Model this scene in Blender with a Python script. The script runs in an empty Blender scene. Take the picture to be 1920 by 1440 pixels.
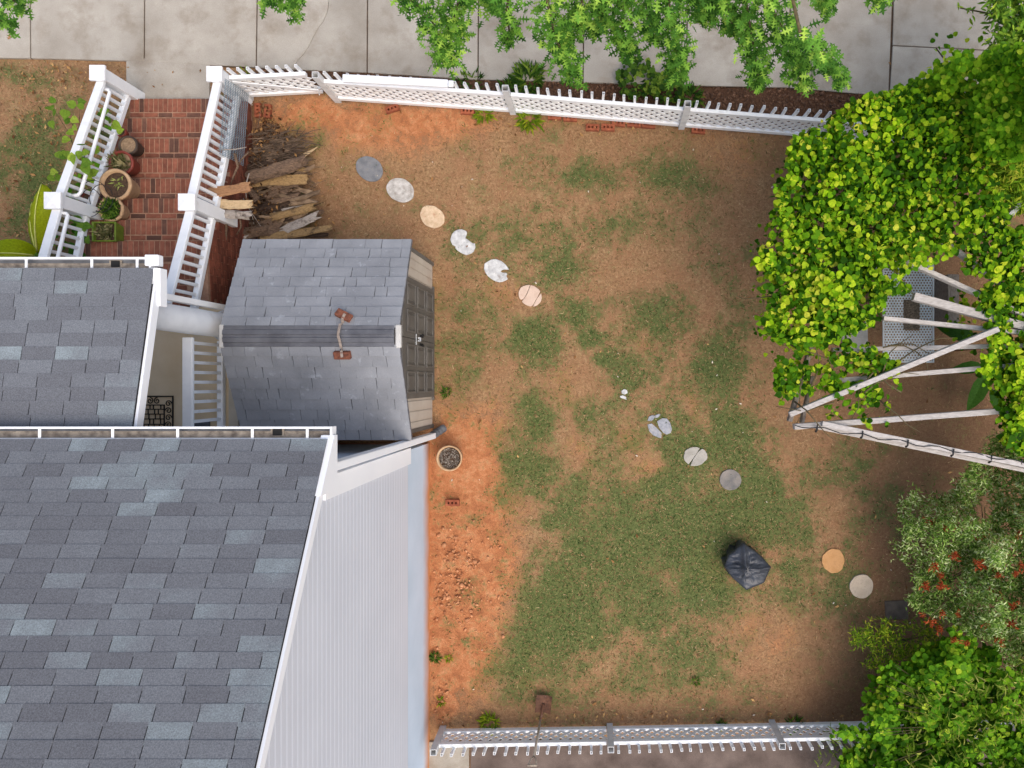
import bpy, bmesh, math, random
import numpy as np
from mathutils import Vector, Matrix, Euler

random.seed(7)
RNG = np.random.default_rng(11)
R = math.radians
SC = bpy.context.scene
COL = SC.collection

# ------------------------------------------------------------------ camera
CAM_H = 10.25            # metres above the yard
FPX = 1333.33            # focal length in photo pixels (25 mm on a 36 mm sensor, 1920 px wide)
NX, NY = 1130.0, 715.0   # point straight below the camera
cam_d = bpy.data.cameras.new("camera")
cam = bpy.data.objects.new("camera", cam_d)
COL.objects.link(cam)
cam.location = (0, 0, CAM_H)
cam.rotation_euler = (0, 0, 0)
cam_d.sensor_width = 36.0
cam_d.lens = 25.0
cam_d.shift_x = (960 - NX) / 1920.0
cam_d.shift_y = -(720 - NY) / 1920.0
cam_d.clip_end = 2000
SC.camera = cam

# ------------------------------------------------------------------ sky and sun
SUN_EL, SUN_AZ = 62.0, 140.0      # azimuth clockwise from image-up (+Y)
w = bpy.data.worlds.new("World"); SC.world = w
w.use_nodes = True
wn = w.node_tree; wn.nodes.clear()
sky = wn.nodes.new("ShaderNodeTexSky"); sky.sky_type = 'NISHITA'; sky.sun_disc = False
sky.sun_elevation = R(SUN_EL); sky.sun_rotation = R(SUN_AZ)
sky.air_density = 1.0; sky.dust_density = 4.0; sky.ozone_density = 0.6
bg = wn.nodes.new("ShaderNodeBackground"); bg.inputs[1].default_value = 0.15
wo = wn.nodes.new("ShaderNodeOutputWorld")
wn.links.new(sky.outputs[0], bg.inputs[0]); wn.links.new(bg.outputs[0], wo.inputs[0])
sun_d = bpy.data.lights.new("sun", 'SUN'); sun_d.energy = 1.2; sun_d.angle = R(68)
sun_d.color = (1.0, 0.95, 0.87)
sun = bpy.data.objects.new("sun", sun_d); COL.objects.link(sun)
sdir = Vector((math.sin(R(SUN_AZ)) * math.cos(R(SUN_EL)), math.cos(R(SUN_AZ)) * math.cos(R(SUN_EL)), math.sin(R(SUN_EL))))
sun.rotation_euler = sdir.to_track_quat('Z', 'Y').to_euler()
SC.view_settings.view_transform = 'Standard'
SC.view_settings.look = 'None'
SC.view_settings.exposure = 0.64
SC.view_settings.gamma = 1.0
SC.view_settings.use_curve_mapping = False
SC.cycles.use_denoising = True
SC.cycles.max_bounces = 6

# ------------------------------------------------------------------ helpers
def at(px, py, z=0.0):
    """world point at height z that stands under photo pixel px, py"""
    k = (CAM_H - z) / FPX
    return Vector(((px - NX) * k, -(py - NY) * k, z))

def srgb(r, g, b):
    f = lambda c: (c / 255 / 12.92) if c / 255 <= 0.04045 else ((c / 255 + 0.055) / 1.055) ** 2.4
    return (f(r), f(g), f(b), 1.0)

def vnoise(x, y, seed=0):
    xi = np.floor(x).astype(np.int64); yi = np.floor(y).astype(np.int64)
    xf = x - xi; yf = y - yi
    def h(a, b):
        n = (a * 374761393 + b * 668265263 + seed * 982451653) & 0x7fffffff
        n = ((n ^ (n >> 13)) * 1274126177) & 0x7fffffff
        return ((n ^ (n >> 16)) & 0xffff) / 65535.0
    u = xf * xf * (3 - 2 * xf); v = yf * yf * (3 - 2 * yf)
    return (h(xi, yi) * (1 - u) + h(xi + 1, yi) * u) * (1 - v) + (h(xi, yi + 1) * (1 - u) + h(xi + 1, yi + 1) * u) * v

def fbm(x, y, seed=0, oct=4):
    s = 0.0; a = 0.5; t = 0.0
    for i in range(oct):
        s = s + a * vnoise(x * 2 ** i, y * 2 ** i, seed + i * 17); t += a; a *= 0.5
    return s / t

def tag(o, label=None, cat=None, group=None, kind=None):
    if label: o["label"] = label
    if cat: o["category"] = cat
    if group: o["group"] = group
    if kind: o["kind"] = kind
    return o

def thing(name, loc, label, cat, group=None):
    o = bpy.data.objects.new(name, None); COL.objects.link(o)
    o.location = loc; o.empty_display_size = 0.1
    return tag(o, label, cat, group)

def adopt(o, parent):
    if parent is not None:
        o.parent = parent
        if parent.type == 'EMPTY':
            o.matrix_parent_inverse = Matrix.Translation(-Vector(parent.location))

def link(name, me, mat, parent=None, loc=None, rot=None, scale=None):
    o = bpy.data.objects.new(name, me); COL.objects.link(o)
    if mat is not None and len(me.materials) == 0: me.materials.append(mat)
    adopt(o, parent)
    if loc is not None: o.location = loc
    if rot is not None: o.rotation_euler = rot
    if scale is not None: o.scale = scale
    return o

class MB:
    """collects shapes into one mesh"""
    def __init__(s): s.v = []; s.f = []
    def add(s, vs, fs):
        n = len(s.v); s.v += [tuple(a) for a in vs]; s.f += [tuple(i + n for i in f) for f in fs]; return s
    def box(s, lo, hi):
        x0, y0, z0 = lo; x1, y1, z1 = hi
        return s.add([(x0,y0,z0),(x1,y0,z0),(x1,y1,z0),(x0,y1,z0),(x0,y0,z1),(x1,y0,z1),(x1,y1,z1),(x0,y1,z1)],
                     [(3,2,1,0),(4,5,6,7),(0,1,5,4),(1,2,6,5),(2,3,7,6),(3,0,4,7)])
    def cbox(s, c, sx, sy, sz, rz=0.0, rx=0.0, ry=0.0):
        m = Euler((rx, ry, rz)).to_matrix(); c = Vector(c)
        vs = [c + m @ Vector((a * sx / 2, b * sy / 2, d * sz / 2)) for d in (-1, 1) for (a, b) in ((-1,-1),(1,-1),(1,1),(-1,1))]
        return s.add(vs, [(3,2,1,0),(4,5,6,7),(0,1,5,4),(1,2,6,5),(2,3,7,6),(3,0,4,7)])
    def beam(s, p0, p1, wd, ht, up=(0, 0, 1), hollow=0.0):
        p0 = Vector(p0); p1 = Vector(p1); d = (p1 - p0).normalized(); up = Vector(up)
        sd = d.cross(up)
        if sd.length < 1e-4: sd = Vector((1, 0, 0))
        sd.normalize(); u = sd.cross(d).normalized()
        vs = []
        for p in (p0, p1):
            for a, b in ((-1,-1),(1,-1),(1,1),(-1,1)): vs.append(p + sd * a * wd / 2 + u * b * ht / 2)
        if not hollow:
            return s.add(vs, [(0,1,2,3),(7,6,5,4),(0,4,5,1),(1,5,6,2),(2,6,7,3),(3,7,4,0)])
        k = 1 - hollow
        for p in (p1, p1 - d * min((p1 - p0).length * 0.9, 0.25)):
            for a, b in ((-1,-1),(1,-1),(1,1),(-1,1)): vs.append(p + sd * a * wd / 2 * k + u * b * ht / 2 * k)
        fs = [(0,1,2,3),(0,4,5,1),(1,5,6,2),(2,6,7,3),(3,7,4,0)]
        for i in range(4):
            j = (i + 1) % 4
            fs.append((4 + i, 8 + i, 8 + j, 4 + j)); fs.append((8 + i, 12 + i, 12 + j, 8 + j))
        fs.append((15, 14, 13, 12))
        return s.add(vs, fs)
    def tube(s, pts, rad, n=8, cap=True, squash=1.0):
        pts = [Vector(p) for p in pts]
        if not hasattr(rad, '__len__'): rad = [rad] * len(pts)
        vs = []; fs = []
        t0 = (pts[1] - pts[0]).normalized()
        ref = Vector((0, 0, 1)) if abs(t0.z) < 0.9 else Vector((1, 0, 0))
        for i, p in enumerate(pts):
            a = pts[max(i - 1, 0)]; b = pts[min(i + 1, len(pts) - 1)]
            t = (b - a).normalized(); sd = t.cross(ref)
            if sd.length < 1e-4: sd = Vector((1, 0, 0))
            sd.normalize(); u = sd.cross(t)
            for k in range(n):
                an = 2 * math.pi * k / n
                vs.append(p + sd * math.cos(an) * rad[i] + u * math.sin(an) * rad[i] * squash)
        for i in range(len(pts) - 1):
            for k in range(n):
                k2 = (k + 1) % n
                fs.append((i * n + k, i * n + k2, (i + 1) * n + k2, (i + 1) * n + k))
        if cap:
            fs.append(tuple(range(n))[::-1]); fs.append(tuple((len(pts) - 1) * n + k for k in range(n)))
        return s.add(vs, fs)
    def lathe(s, prof, c, n=32, closed=False):
        c = Vector(c); vs = []; fs = []
        for r, z in prof:
            for k in range(n):
                an = 2 * math.pi * k / n
                vs.append(c + Vector((r * math.cos(an), r * math.sin(an), z)))
        for i in range(len(prof) - 1):
            for k in range(n):
                k2 = (k + 1) % n
                fs.append((i * n + k, i * n + k2, (i + 1) * n + k2, (i + 1) * n + k))
        if closed:
            fs.append(tuple(range(n))[::-1]); fs.append(tuple((len(prof) - 1) * n + k for k in range(n)))
        return s.add(vs, fs)
    def prism(s, poly, z0, z1):
        n = len(poly)
        vs = [(p[0], p[1], z0) for p in poly] + [(p[0], p[1], z1) for p in poly]
        area = sum(poly[i][0] * poly[(i + 1) % n][1] - poly[(i + 1) % n][0] * poly[i][1] for i in range(n))
        fs = [tuple(range(n))[::-1], tuple(range(n, 2 * n))] + [(i, (i + 1) % n, n + (i + 1) % n, n + i) for i in range(n)]
        if area < 0: fs = [f[::-1] for f in fs]
        return s.add(vs, fs)
    def mesh(s, name, smooth=False):
        me = bpy.data.meshes.new(name); me.from_pydata(s.v, [], s.f); me.update()
        if smooth: me.polygons.foreach_set("use_smooth", [True] * len(me.polygons))
        return me
    def build(s, name, mat, parent=None, smooth=False, bevel=0.0, seg=1):
        me = s.mesh(name, smooth)
        if bevel: bevel_mesh(me, bevel, seg)
        return link(name, me, mat, parent)

def bevel_mesh(me, wd, seg=1):
    bm = bmesh.new(); bm.from_mesh(me)
    bmesh.ops.bevel(bm, geom=[e for e in bm.edges if len(e.link_faces) == 2 and e.calc_face_angle(0) > 0.4], offset=wd, segments=seg, affect='EDGES', profile=0.6)
    bm.to_mesh(me); bm.free()

def np_mesh(name, V, F, smooth=False):
    """V (n,3) array, F (m,k) array of one face size"""
    me = bpy.data.meshes.new(name)
    V = np.asarray(V, dtype=np.float32); F = np.asarray(F, dtype=np.int32); k = F.shape[1]
    me.vertices.add(len(V)); me.vertices.foreach_set("co", V.ravel())
    me.loops.add(F.size); me.loops.foreach_set("vertex_index", F.ravel())
    me.polygons.add(len(F)); me.polygons.foreach_set("loop_start", np.arange(0, F.size, k, dtype=np.int32))
    me.update(calc_edges=True)
    if smooth: me.polygons.foreach_set("use_smooth", np.ones(len(F), dtype=bool))
    return me

def rots(yaw, tilt, tdir, roll=None):
    """stack of rotation matrices: yaw about z, then tilt by angle about a horizontal axis in direction tdir"""
    c, s = np.cos(yaw), np.sin(yaw); z = np.zeros_like(c); o = np.ones_like(c)
    Rz = np.stack([np.stack([c, -s, z], -1), np.stack([s, c, z], -1), np.stack([z, z, o], -1)], -2)
    ax, ay = np.cos(tdir), np.sin(tdir); ct, st = np.cos(tilt), np.sin(tilt); k = 1 - ct
    Rt = np.stack([np.stack([ct + ax*ax*k, ax*ay*k, ay*st], -1), np.stack([ax*ay*k, ct + ay*ay*k, -ax*st], -1), np.stack([-ay*st, ax*st, ct], -1)], -2)
    return Rt @ Rz

def scatter_mesh(name, tv, tf, P, M, S, smooth=False):
    tv = np.asarray(tv, float); tf = np.asarray(tf, int)
    V = np.einsum('mij,mnj->mni', M, tv[None] * S[:, None, None]) + P[:, None, :]
    F = tf[None] + (np.arange(len(P)) * len(tv))[:, None, None]
    return np_mesh(name, V.reshape(-1, 3), F.reshape(-1, tf.shape[1]), smooth)

def mat4(M, p, s):
    m = Matrix.Identity(4)
    for i in range(3):
        for j in range(3): m[i][j] = float(M[i][j] * s)
        m[i][3] = float(p[i])
    return m

def in_poly(px, py, poly):
    c = np.zeros(len(px), bool); n = len(poly); j = n - 1
    for i in range(n):
        xi, yi = poly[i]; xj, yj = poly[j]
        t = ((yi > py) != (yj > py)) & (px < (xj - xi) * (py - yi) / (yj - yi + 1e-9) + xi)
        c ^= t; j = i
    return c

def at_np(px, py, z):
    k = (CAM_H - z) / FPX
    return np.stack([(px - NX) * k, -(py - NY) * k, z + 0 * px], -1)

# ------------------------------------------------------------------ materials
def ramp(nt, fac, stops):
    r = nt.nodes.new("ShaderNodeValToRGB"); e = r.color_ramp.elements
    e[0].position = stops[0][0]; e[0].color = stops[0][1]
    e[1].position = stops[-1][0]; e[1].color = stops[-1][1]
    for p, c in stops[1:-1]:
        x = e.new(p); x.color = c
    nt.links.new(fac, r.inputs[0]); return r.outputs[0]

def noise(nt, vec, scale, detail=4.0, rough=0.55, dist=0.0):
    n = nt.nodes.new("ShaderNodeTexNoise"); n.inputs["Scale"].default_value = scale
    n.inputs["Detail"].default_value = detail; n.inputs["Roughness"].default_value = rough; n.inputs["Distortion"].default_value = dist
    nt.links.new(vec, n.inputs["Vector"]); return n.outputs["Fac"]

def math_n(nt, op, a, b=None, clamp=False):
    m = nt.nodes.new("ShaderNodeMath"); m.operation = op; m.use_clamp = clamp
    for i, q in enumerate((a, b)):
        if q is None: continue
        if isinstance(q, (int, float)): m.inputs[i].default_value = q
        else: nt.links.new(q, m.inputs[i])
    return m.outputs[0]

def mixc(nt, fac, a, b, mode='MIX'):
    m = nt.nodes.new("ShaderNodeMix"); m.data_type = 'RGBA'; m.blend_type = mode; m.clamp_factor = True
    for sock, q in ((m.inputs[0], fac), (m.inputs[6], a), (m.inputs[7], b)):
        if isinstance(q, (int, float)): sock.default_value = q
        elif isinstance(q, tuple): sock.default_value = q
        else: nt.links.new(q, sock)
    return m.outputs[2]

def new_mat(name):
    m = bpy.data.materials.new(name); m.use_nodes = True; nt = m.node_tree
    return m, nt, nt.nodes["Principled BSDF"]

def geo_pos(nt):
    g = nt.nodes.new("ShaderNodeNewGeometry"); return g.outputs["Position"]

def bump(nt, bs, h, strength, dist=0.01):
    b = nt.nodes.new("ShaderNodeBump"); b.inputs["Strength"].default_value = strength; b.inputs["Distance"].default_value = dist
    nt.links.new(h, b.inputs["Height"]); nt.links.new(b.outputs[0], bs.inputs["Normal"])

def pmat(name, c1, c2, scale=8.0, rough=0.7, bstr=0.0, bscale=60.0, rnd=0.0, isl=0.0, speck=0.0, speck_scale=250.0, lo=0.3, hi=0.7, stretch=None, spec=0.3, stain=None):
    """two-tone noise material; rnd varies it per object, isl per mesh island, speck adds fine grain"""
    m, nt, bs = new_mat(name)
    p = geo_pos(nt)
    if stretch:
        mp = nt.nodes.new("ShaderNodeMapping"); mp.inputs["Scale"].default_value = stretch
        nt.links.new(p, mp.inputs[0]); p2 = mp.outputs[0]
    else: p2 = p
    col = ramp(nt, noise(nt, p2, scale, 5), [(lo, c1), (hi, c2)])
    def vary(sock, amt):
        nonlocal col
        f = math_n(nt, 'MULTIPLY_ADD', sock, 2 * amt); f.node.inputs[2].default_value = 1 - amt
        cb = nt.nodes.new("ShaderNodeCombineColor")
        for i in range(3): nt.links.new(f, cb.inputs[i])
        col = mixc(nt, 1.0, col, cb.outputs[0], 'MULTIPLY')
    if rnd:
        oi = nt.nodes.new("ShaderNodeObjectInfo"); vary(oi.outputs["Random"], rnd)
    if isl:
        g = nt.nodes.new("ShaderNodeNewGeometry"); vary(g.outputs["Random Per Island"], isl)
    if speck:
        vary(noise(nt, p, speck_scale, 2, 0.7), speck)
    if stain:
        sc, ss, s0, s1 = stain
        col = mixc(nt, ramp(nt, noise(nt, p, ss, 6, 0.65), [(s0, (0, 0, 0, 1)), (s1, (1, 1, 1, 1))]), col, sc)
    nt.links.new(col, bs.inputs["Base Color"])
    bs.inputs["Roughness"].default_value = rough
    bs.inputs["Specular IOR Level"].default_value = spec
    if bstr: bump(nt, bs, noise(nt, p2, bscale, 4, 0.6), bstr)
    return m

def leaf_mat(name, stops, use_obj=False, trans=0.35, rough=0.6, clump=0.0):
    """leaf colour picked per leaf from the ramp, with light passing through the blade"""
    m, nt, bs = new_mat(name)
    if use_obj:
        f = nt.nodes.new("ShaderNodeObjectInfo").outputs["Random"]
    else:
        f = nt.nodes.new("ShaderNodeNewGeometry").outputs["Random Per Island"]
    if clump:
        n = noise(nt, geo_pos(nt), 1.6, 2)
        n2 = math_n(nt, 'MULTIPLY_ADD', n, 2.2 * clump); n2.node.inputs[2].default_value = -1.1 * clump
        f = math_n(nt, 'ADD', f, n2, True)
    col = ramp(nt, f, stops)
    v = noise(nt, geo_pos(nt), 45, 3)
    vv = ramp(nt, v, [(0.3, (0.75, 0.75, 0.75, 1)), (0.7, (1.15, 1.15, 1.1, 1))])
    col = mixc(nt, 1.0, col, vv, 'MULTIPLY')
    nt.links.new(col, bs.inputs["Base Color"]); bs.inputs["Roughness"].default_value = rough
    bs.inputs["Specular IOR Level"].default_value = 0.06
    tr = nt.nodes.new("ShaderNodeBsdfTranslucent"); nt.links.new(col, tr.inputs[0])
    mx = nt.nodes.new("ShaderNodeMixShader"); mx.inputs[0].default_value = trans
    nt.links.new(bs.outputs[0], mx.inputs[1]); nt.links.new(tr.outputs[0], mx.inputs[2])
    nt.links.new(mx.outputs[0], nt.nodes["Material Output"].inputs[0])
    return m

g3 = lambda v: (v, v, v, 1.0)
M = {}
M['white'] = pmat("white_vinyl", (0.78, 0.79, 0.80, 1), (0.86, 0.87, 0.87, 1), 5, 0.5, speck=.03, speck_scale=30, stain=((0.60, 0.58, 0.53, 1), 3.5, 0.60, 0.86))
M['white_old'] = pmat("white_vinyl_weathered", (0.82, 0.81, 0.79, 1), (0.88, 0.88, 0.87, 1), 4, 0.55, stain=((0.60, 0.47, 0.33, 1), 3.0, 0.60, 0.85))
M['post'] = pmat("grey_white_post", (0.55, 0.55, 0.54, 1), (0.70, 0.70, 0.69, 1), 9, 0.6, stain=((0.45, 0.30, 0.18, 1), 5.0, 0.66, 0.9))
M['trim'] = pmat("white_trim_paint", (0.82, 0.83, 0.85, 1), (0.86, 0.87, 0.88, 1), 2, 0.5)
M['gutter_dirt'] = pmat("gutter_sediment", srgb(104, 95, 86), srgb(164, 153, 138), 14, 0.95, 0.5, 60)
M['black_hole'] = pmat("dark_opening", (0.01, 0.01, 0.01, 1), (0.02, 0.02, 0.02, 1), 5, 0.9)
M['concrete_slab'] = pmat("sidewalk_concrete", srgb(146, 138, 126), srgb(174, 167, 155), 1.6, 0.9, 0.25, 140, rnd=0.06, speck=0.24, speck_scale=80, stain=(srgb(122, 108, 90), 2.2, 0.50, 0.84))
M['joint'] = pmat("joint_dirt", srgb(58, 46, 36), srgb(98, 76, 58), 12, 0.95)
M['porch_concrete'] = pmat("porch_concrete", srgb(208, 182, 144), srgb(224, 202, 168), 2.2, 0.85, 0.15, 90, speck=0.08)
M['porch_edge'] = pmat("porch_edge_concrete", srgb(184, 176, 160), srgb(200, 192, 178), 3, 0.85, 0.15, 90, speck=0.06)
M['asphalt'] = pmat("driveway_asphalt", srgb(78, 66, 60), srgb(112, 98, 90), 3.0, 0.95, 0.6, 110, speck=0.45, speck_scale=85)
M['brick'] = pmat("red_brick", srgb(112, 66, 50), srgb(142, 88, 68), 14, 0.85, 0.3, 90, rnd=0.20, speck=0.14, speck_scale=140)
M['brick_dark'] = pmat("dark_fired_brick", srgb(80, 55, 46), srgb(104, 72, 58), 14, 0.85, 0.3, 90, rnd=0.25, speck=0.12)
M['brick_isl'] = pmat("wall_brick", srgb(92, 50, 38), srgb(126, 72, 54), 10, 0.9, 0.3, 90, isl=0.3, speck=0.1)
M['mortar'] = pmat("mortar", srgb(140, 104, 84), srgb(166, 132, 108), 20, 0.95, 0.3, 80)
M['loose_brick'] = pmat("loose_brick", srgb(120, 62, 42), srgb(160, 92, 64), 18, 0.9, 0.4, 90, rnd=0.16, speck=0.15, speck_scale=160)
M['old_brick'] = pmat("weathered_brick", srgb(84, 52, 42), srgb(142, 88, 66), 22, 0.9, 0.5, 80, speck=0.2, speck_scale=120)
M['clay_pot'] = pmat("tan_clay", srgb(168, 134, 100), srgb(196, 164, 128), 12, 0.8, 0.1, 60)
M['red_pot'] = pmat("glazed_red_pot", srgb(98, 42, 34), srgb(136, 64, 52), 9, 0.4)
M['brown_pot'] = pmat("dark_plastic_pot", srgb(56, 46, 40), srgb(82, 68, 58), 9, 0.55)
M['green_pot'] = pmat("olive_green_glaze", srgb(84, 104, 28), srgb(118, 138, 46), 9, 0.35)
M['potsoil'] = pmat("potting_soil", srgb(52, 38, 30), srgb(92, 72, 56), 40, 0.95, 0.8, 90, speck=0.3)
M['drysoil'] = pmat("dry_potting_soil", srgb(120, 98, 76), srgb(158, 134, 108), 40, 0.95, 0.6, 90, speck=0.3)
M['gravel'] = pmat("pebbles", srgb(70, 62, 56), srgb(150, 140, 128), 30, 0.8, isl=0.5)
M['beam'] = pmat("weathered_timber", srgb(150, 143, 136), srgb(184, 178, 172), 5, 0.85, 0.3, 30, rnd=0.08, stretch=(3, 14, 14))
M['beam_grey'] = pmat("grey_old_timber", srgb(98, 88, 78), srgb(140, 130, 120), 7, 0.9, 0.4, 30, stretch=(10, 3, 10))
M['metal_mesh'] = pmat("galvanised_mesh", srgb(176, 182, 184), srgb(206, 211, 213), 6, 0.4, spec=0.6)
M['stone_inset'] = pmat("speckled_inset", srgb(50, 42, 36), srgb(128, 112, 94), 60, 0.8, 0.3, 90, speck=0.4, speck_scale=90)
M['cable'] = pmat("black_cable", srgb(26, 26, 28), srgb(40, 40, 42), 5, 0.5)
M['steel'] = pmat("bright_steel", srgb(170, 174, 176), srgb(206, 208, 210), 12, 0.3, spec=0.8)
M['rust'] = pmat("rusty_steel", srgb(62, 40, 30), srgb(112, 76, 56), 18, 0.75, 0.3, 70, stain=(srgb(170, 150, 132), 8, 0.62, 0.8))
M['wood_handle'] = pmat("grey_wood_handle", srgb(138, 124, 108), srgb(176, 164, 148), 12, 0.75, 0.2, 40, stretch=(20, 20, 3))
M['cover'] = pmat("black_grill_cover", srgb(38, 41, 47), srgb(58, 62, 70), 4, 0.38, 0.2, 60, spec=0.5)
M['strap'] = pmat("weathered_strap", srgb(120, 106, 96), srgb(168, 154, 142), 20, 0.8)
M['shed_wall'] = pmat("beige_resin_wall", srgb(178, 166, 152), srgb(194, 184, 170), 3, 0.6, stain=(srgb(160, 112, 74), 1.6, 0.62, 0.9))
M['shed_door'] = pmat("taupe_resin_door", srgb(88, 84, 79), srgb(104, 100, 94), 4, 0.6, 0.1, 50)
M['shed_roof'] = pmat("slate_grey_resin_tile", srgb(120, 122, 126), srgb(142, 144, 148), 2.4, 0.5, 0.3, 40, rnd=0.06, speck=0.06, speck_scale=60, stain=(srgb(166, 170, 176), 9, 0.60, 0.80), spec=0.5)
M['shed_ridge'] = pmat("dark_ridge_resin", srgb(78, 79, 84), srgb(104, 105, 110), 6, 0.5, 0.2, 40, stain=(srgb(150, 150, 152), 16, 0.64, 0.78))
M['shed_cap'] = pmat("light_resin_cap", srgb(176, 174, 168), srgb(196, 194, 190), 5, 0.6)
M['siding'] = pmat("pale_grey_lap_siding", (0.56, 0.58, 0.625, 1), (0.60, 0.62, 0.665, 1), 1.2, 0.55)
M['mulch'] = pmat("mulch", srgb(62, 40, 28), srgb(100, 66, 48), 24, 0.95, 0.8, 50)
M['mesh_wire'] = pmat("blue_grey_wire", srgb(96, 116, 128), srgb(140, 156, 166), 9, 0.5)
M['mat_rubber'] = pmat("black_rubber", srgb(22, 20, 18), srgb(36, 32, 28), 9, 0.7)
M['card'] = pmat("white_painted_board", srgb(196, 196, 194), srgb(220, 220, 220), 5, 0.7)
M['blue'] = pmat("light_blue_plastic", srgb(90, 150, 186), srgb(120, 176, 208), 5, 0.5)
M['plank'] = pmat("brown_plank", srgb(104, 72, 44), srgb(140, 100, 66), 8, 0.8)
M['dark_pipe'] = pmat("dark_grey_pipe", srgb(72, 74, 78), srgb(104, 106, 110), 8, 0.6)
# ------------------------------------------------------------------ ground cover map
GREEN = [(1010,635,35,45,.95),(1075,590,40,30,.75),(1110,635,32,16,.8),(1145,675,25,20,.6),(1005,785,42,55,.75),(1000,880,60,60,.65),
 (1240,600,70,50,.45),(1180,700,40,40,.55),(1350,690,60,50,.65),(1385,600,40,60,.4),(1290,830,90,60,.6),(1370,820,60,60,.75),(1420,960,80,70,.75),
 (1280,1000,130,90,.85),(1240,920,60,50,.7),(1330,1090,60,70,.8),(1150,1000,100,80,.55),(1060,950,60,60,.7),(1050,1150,110,100,.7),(1180,1130,120,100,.6),
 (960,1230,60,70,.65),(1000,1290,100,40,.5),(1250,1230,120,70,.6),(1320,1270,60,40,.45),(895,1205,16,20,.9),(930,1240,40,40,.6),(935,1080,14,40,.6),
 (1480,1000,60,60,.5),(1500,1090,60,60,.5),(1580,1110,50,60,.45),(1110,330,60,30,.55),(1270,330,60,40,.55),(1060,510,50,40,.45),(870,450,40,40,.35),
 (1000,430,90,80,.35),(900,570,60,60,.35),(870,650,50,80,.4),(1120,780,50,40,.4),(1150,850,50,50,.4),(1640,950,50,60,.35),(1560,880,80,40,.4),(1430,1100,70,50,.55),
 (940,920,30,80,.5),(1000,330,80,60,.25),(1150,430,90,60,.3),(1310,480,70,60,.3),(70,300,70,140,.5),(185,235,26,34,.7),(60,430,60,60,.45),(60,150,60,30,.35),(150,350,30,60,.4),
 (600,262,14,18,.5),(560,245,40,24,.35),(1290,920,40,60,.5),(1100,1060,80,60,.5),(1400,880,60,50,.5)]
CLAY = [(862,1000,88,190,1.2),(862,1190,66,110,1.1),(866,880,82,60,1.05),(830,1300,25,60,.8),(900,800,80,34,.55),(590,215,90,40,.75),(800,230,120,40,.7),
 (700,250,130,44,.65),(660,215,160,30,.6),(930,545,60,40,.4),(1050,740,70,45,.55),(1180,830,42,48,.55),(1215,640,28,22,.6),(1300,765,18,30,.62),(1215,885,38,34,.6),(1080,850,40,50,.35),
 (1400,1180,40,26,.45),(1440,1220,34,34,.5),(1370,1235,24,24,.4),(1190,1190,14,46,.5),(1345,1070,28,40,.6),(1000,1285,40,18,.6),(965,1010,24,120,.4),
 (1110,870,60,100,.3),(1520,1090,28,40,.45),(850,730,40,60,.45),(1380,300,90,60,.4),(1450,250,60,40,.35),(1140,1150,20,30,.4),(1400,1060,20,60,.3),(1080,230,200,20,.35),(1480,1180,40,60,.4),(820,560,16,60,.3),(950,1130,18,30,.5),(1010,1230,26,18,.4),(1060,1110,18,18,.5),(910,940,40,30,.6)]
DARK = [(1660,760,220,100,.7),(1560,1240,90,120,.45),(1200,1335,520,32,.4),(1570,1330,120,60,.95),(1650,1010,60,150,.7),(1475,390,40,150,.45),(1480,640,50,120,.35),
 (600,420,60,60,.5),(1550,900,120,50,.45),(480,240,70,60,.9),(450,420,80,100,1.0),(1000,400,120,60,.12),(1350,430,100,100,.1),(1800,1000,160,400,1.0),(1750,350,200,260,1.0),(2000,700,160,700,.9),(160,135,50,16,.6),(1210,560,60,30,.3)]  # brown dirt, plus shade painted under the vines and along the lower fence

CLAY = CLAY[:4] + [(x, y, rx, ry, a * (.85 if y < 300 or x < 950 else .62)) for x, y, rx, ry, a in CLAY[4:]]
def blobs(L, px, py):
    o = np.zeros_like(px)
    for x, y, rx, ry, a in L:
        o = np.maximum(o, a * np.exp(-(((px - x) / rx) ** 2 + ((py - y) / ry) ** 2) * 0.8)) + 0.18 * a * np.exp(-(((px - x) / rx) ** 2 + ((py - y) / ry) ** 2) * 0.8)
    return np.clip(o, 0, 1)

WALK_EDGE = [(-400, 104), (0, 108), (230, 112), (420, 124), (480, 126), (690, 136), (900, 149), (1095, 154), (1290, 160), (1480, 164), (1668, 180), (1900, 205), (2300, 250), (2700, 285)]
FENCE_TOP = [(440, 178), (610, 176), (640, 188), (955, 210), (1280, 238), (1545, 258), (1800, 280)]
def interp(L, x): return np.interp(x, [a for a, b in L], [b for a, b in L])

def cover(px, py):
    n1 = fbm(px / 95.0, py / 95.0, 3, 5) - 0.5; n2 = fbm(px / 28.0, py / 28.0, 9, 4) - 0.5
    wx = px + 30 * n1 + 22 * n2; wy = py + 30 * (fbm(px / 80.0 + 9, py / 80.0, 5, 4) - 0.5) + 16 * n2
    cb_ = blobs(CLAY, wx, wy)
    g = (.03 + .98 * blobs(GREEN, wx, wy)) * (1 - .55 * cb_) + 0.5 * n1 + 0.7 * n2
    c = .98 * cb_ - 0.2 * n1 + 0.42 * n2
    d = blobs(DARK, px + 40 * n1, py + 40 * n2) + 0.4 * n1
    strip = ((py > interp(WALK_EDGE, px) - 12) & (py < interp(FENCE_TOP, px) - 4) & (px > 480) & (px < 1800))
    m = np.where(strip, 1.0, 0.0)
    return np.clip(g, 0, 1), np.clip(c, 0, 1), np.clip(d, 0, 1), m

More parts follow.
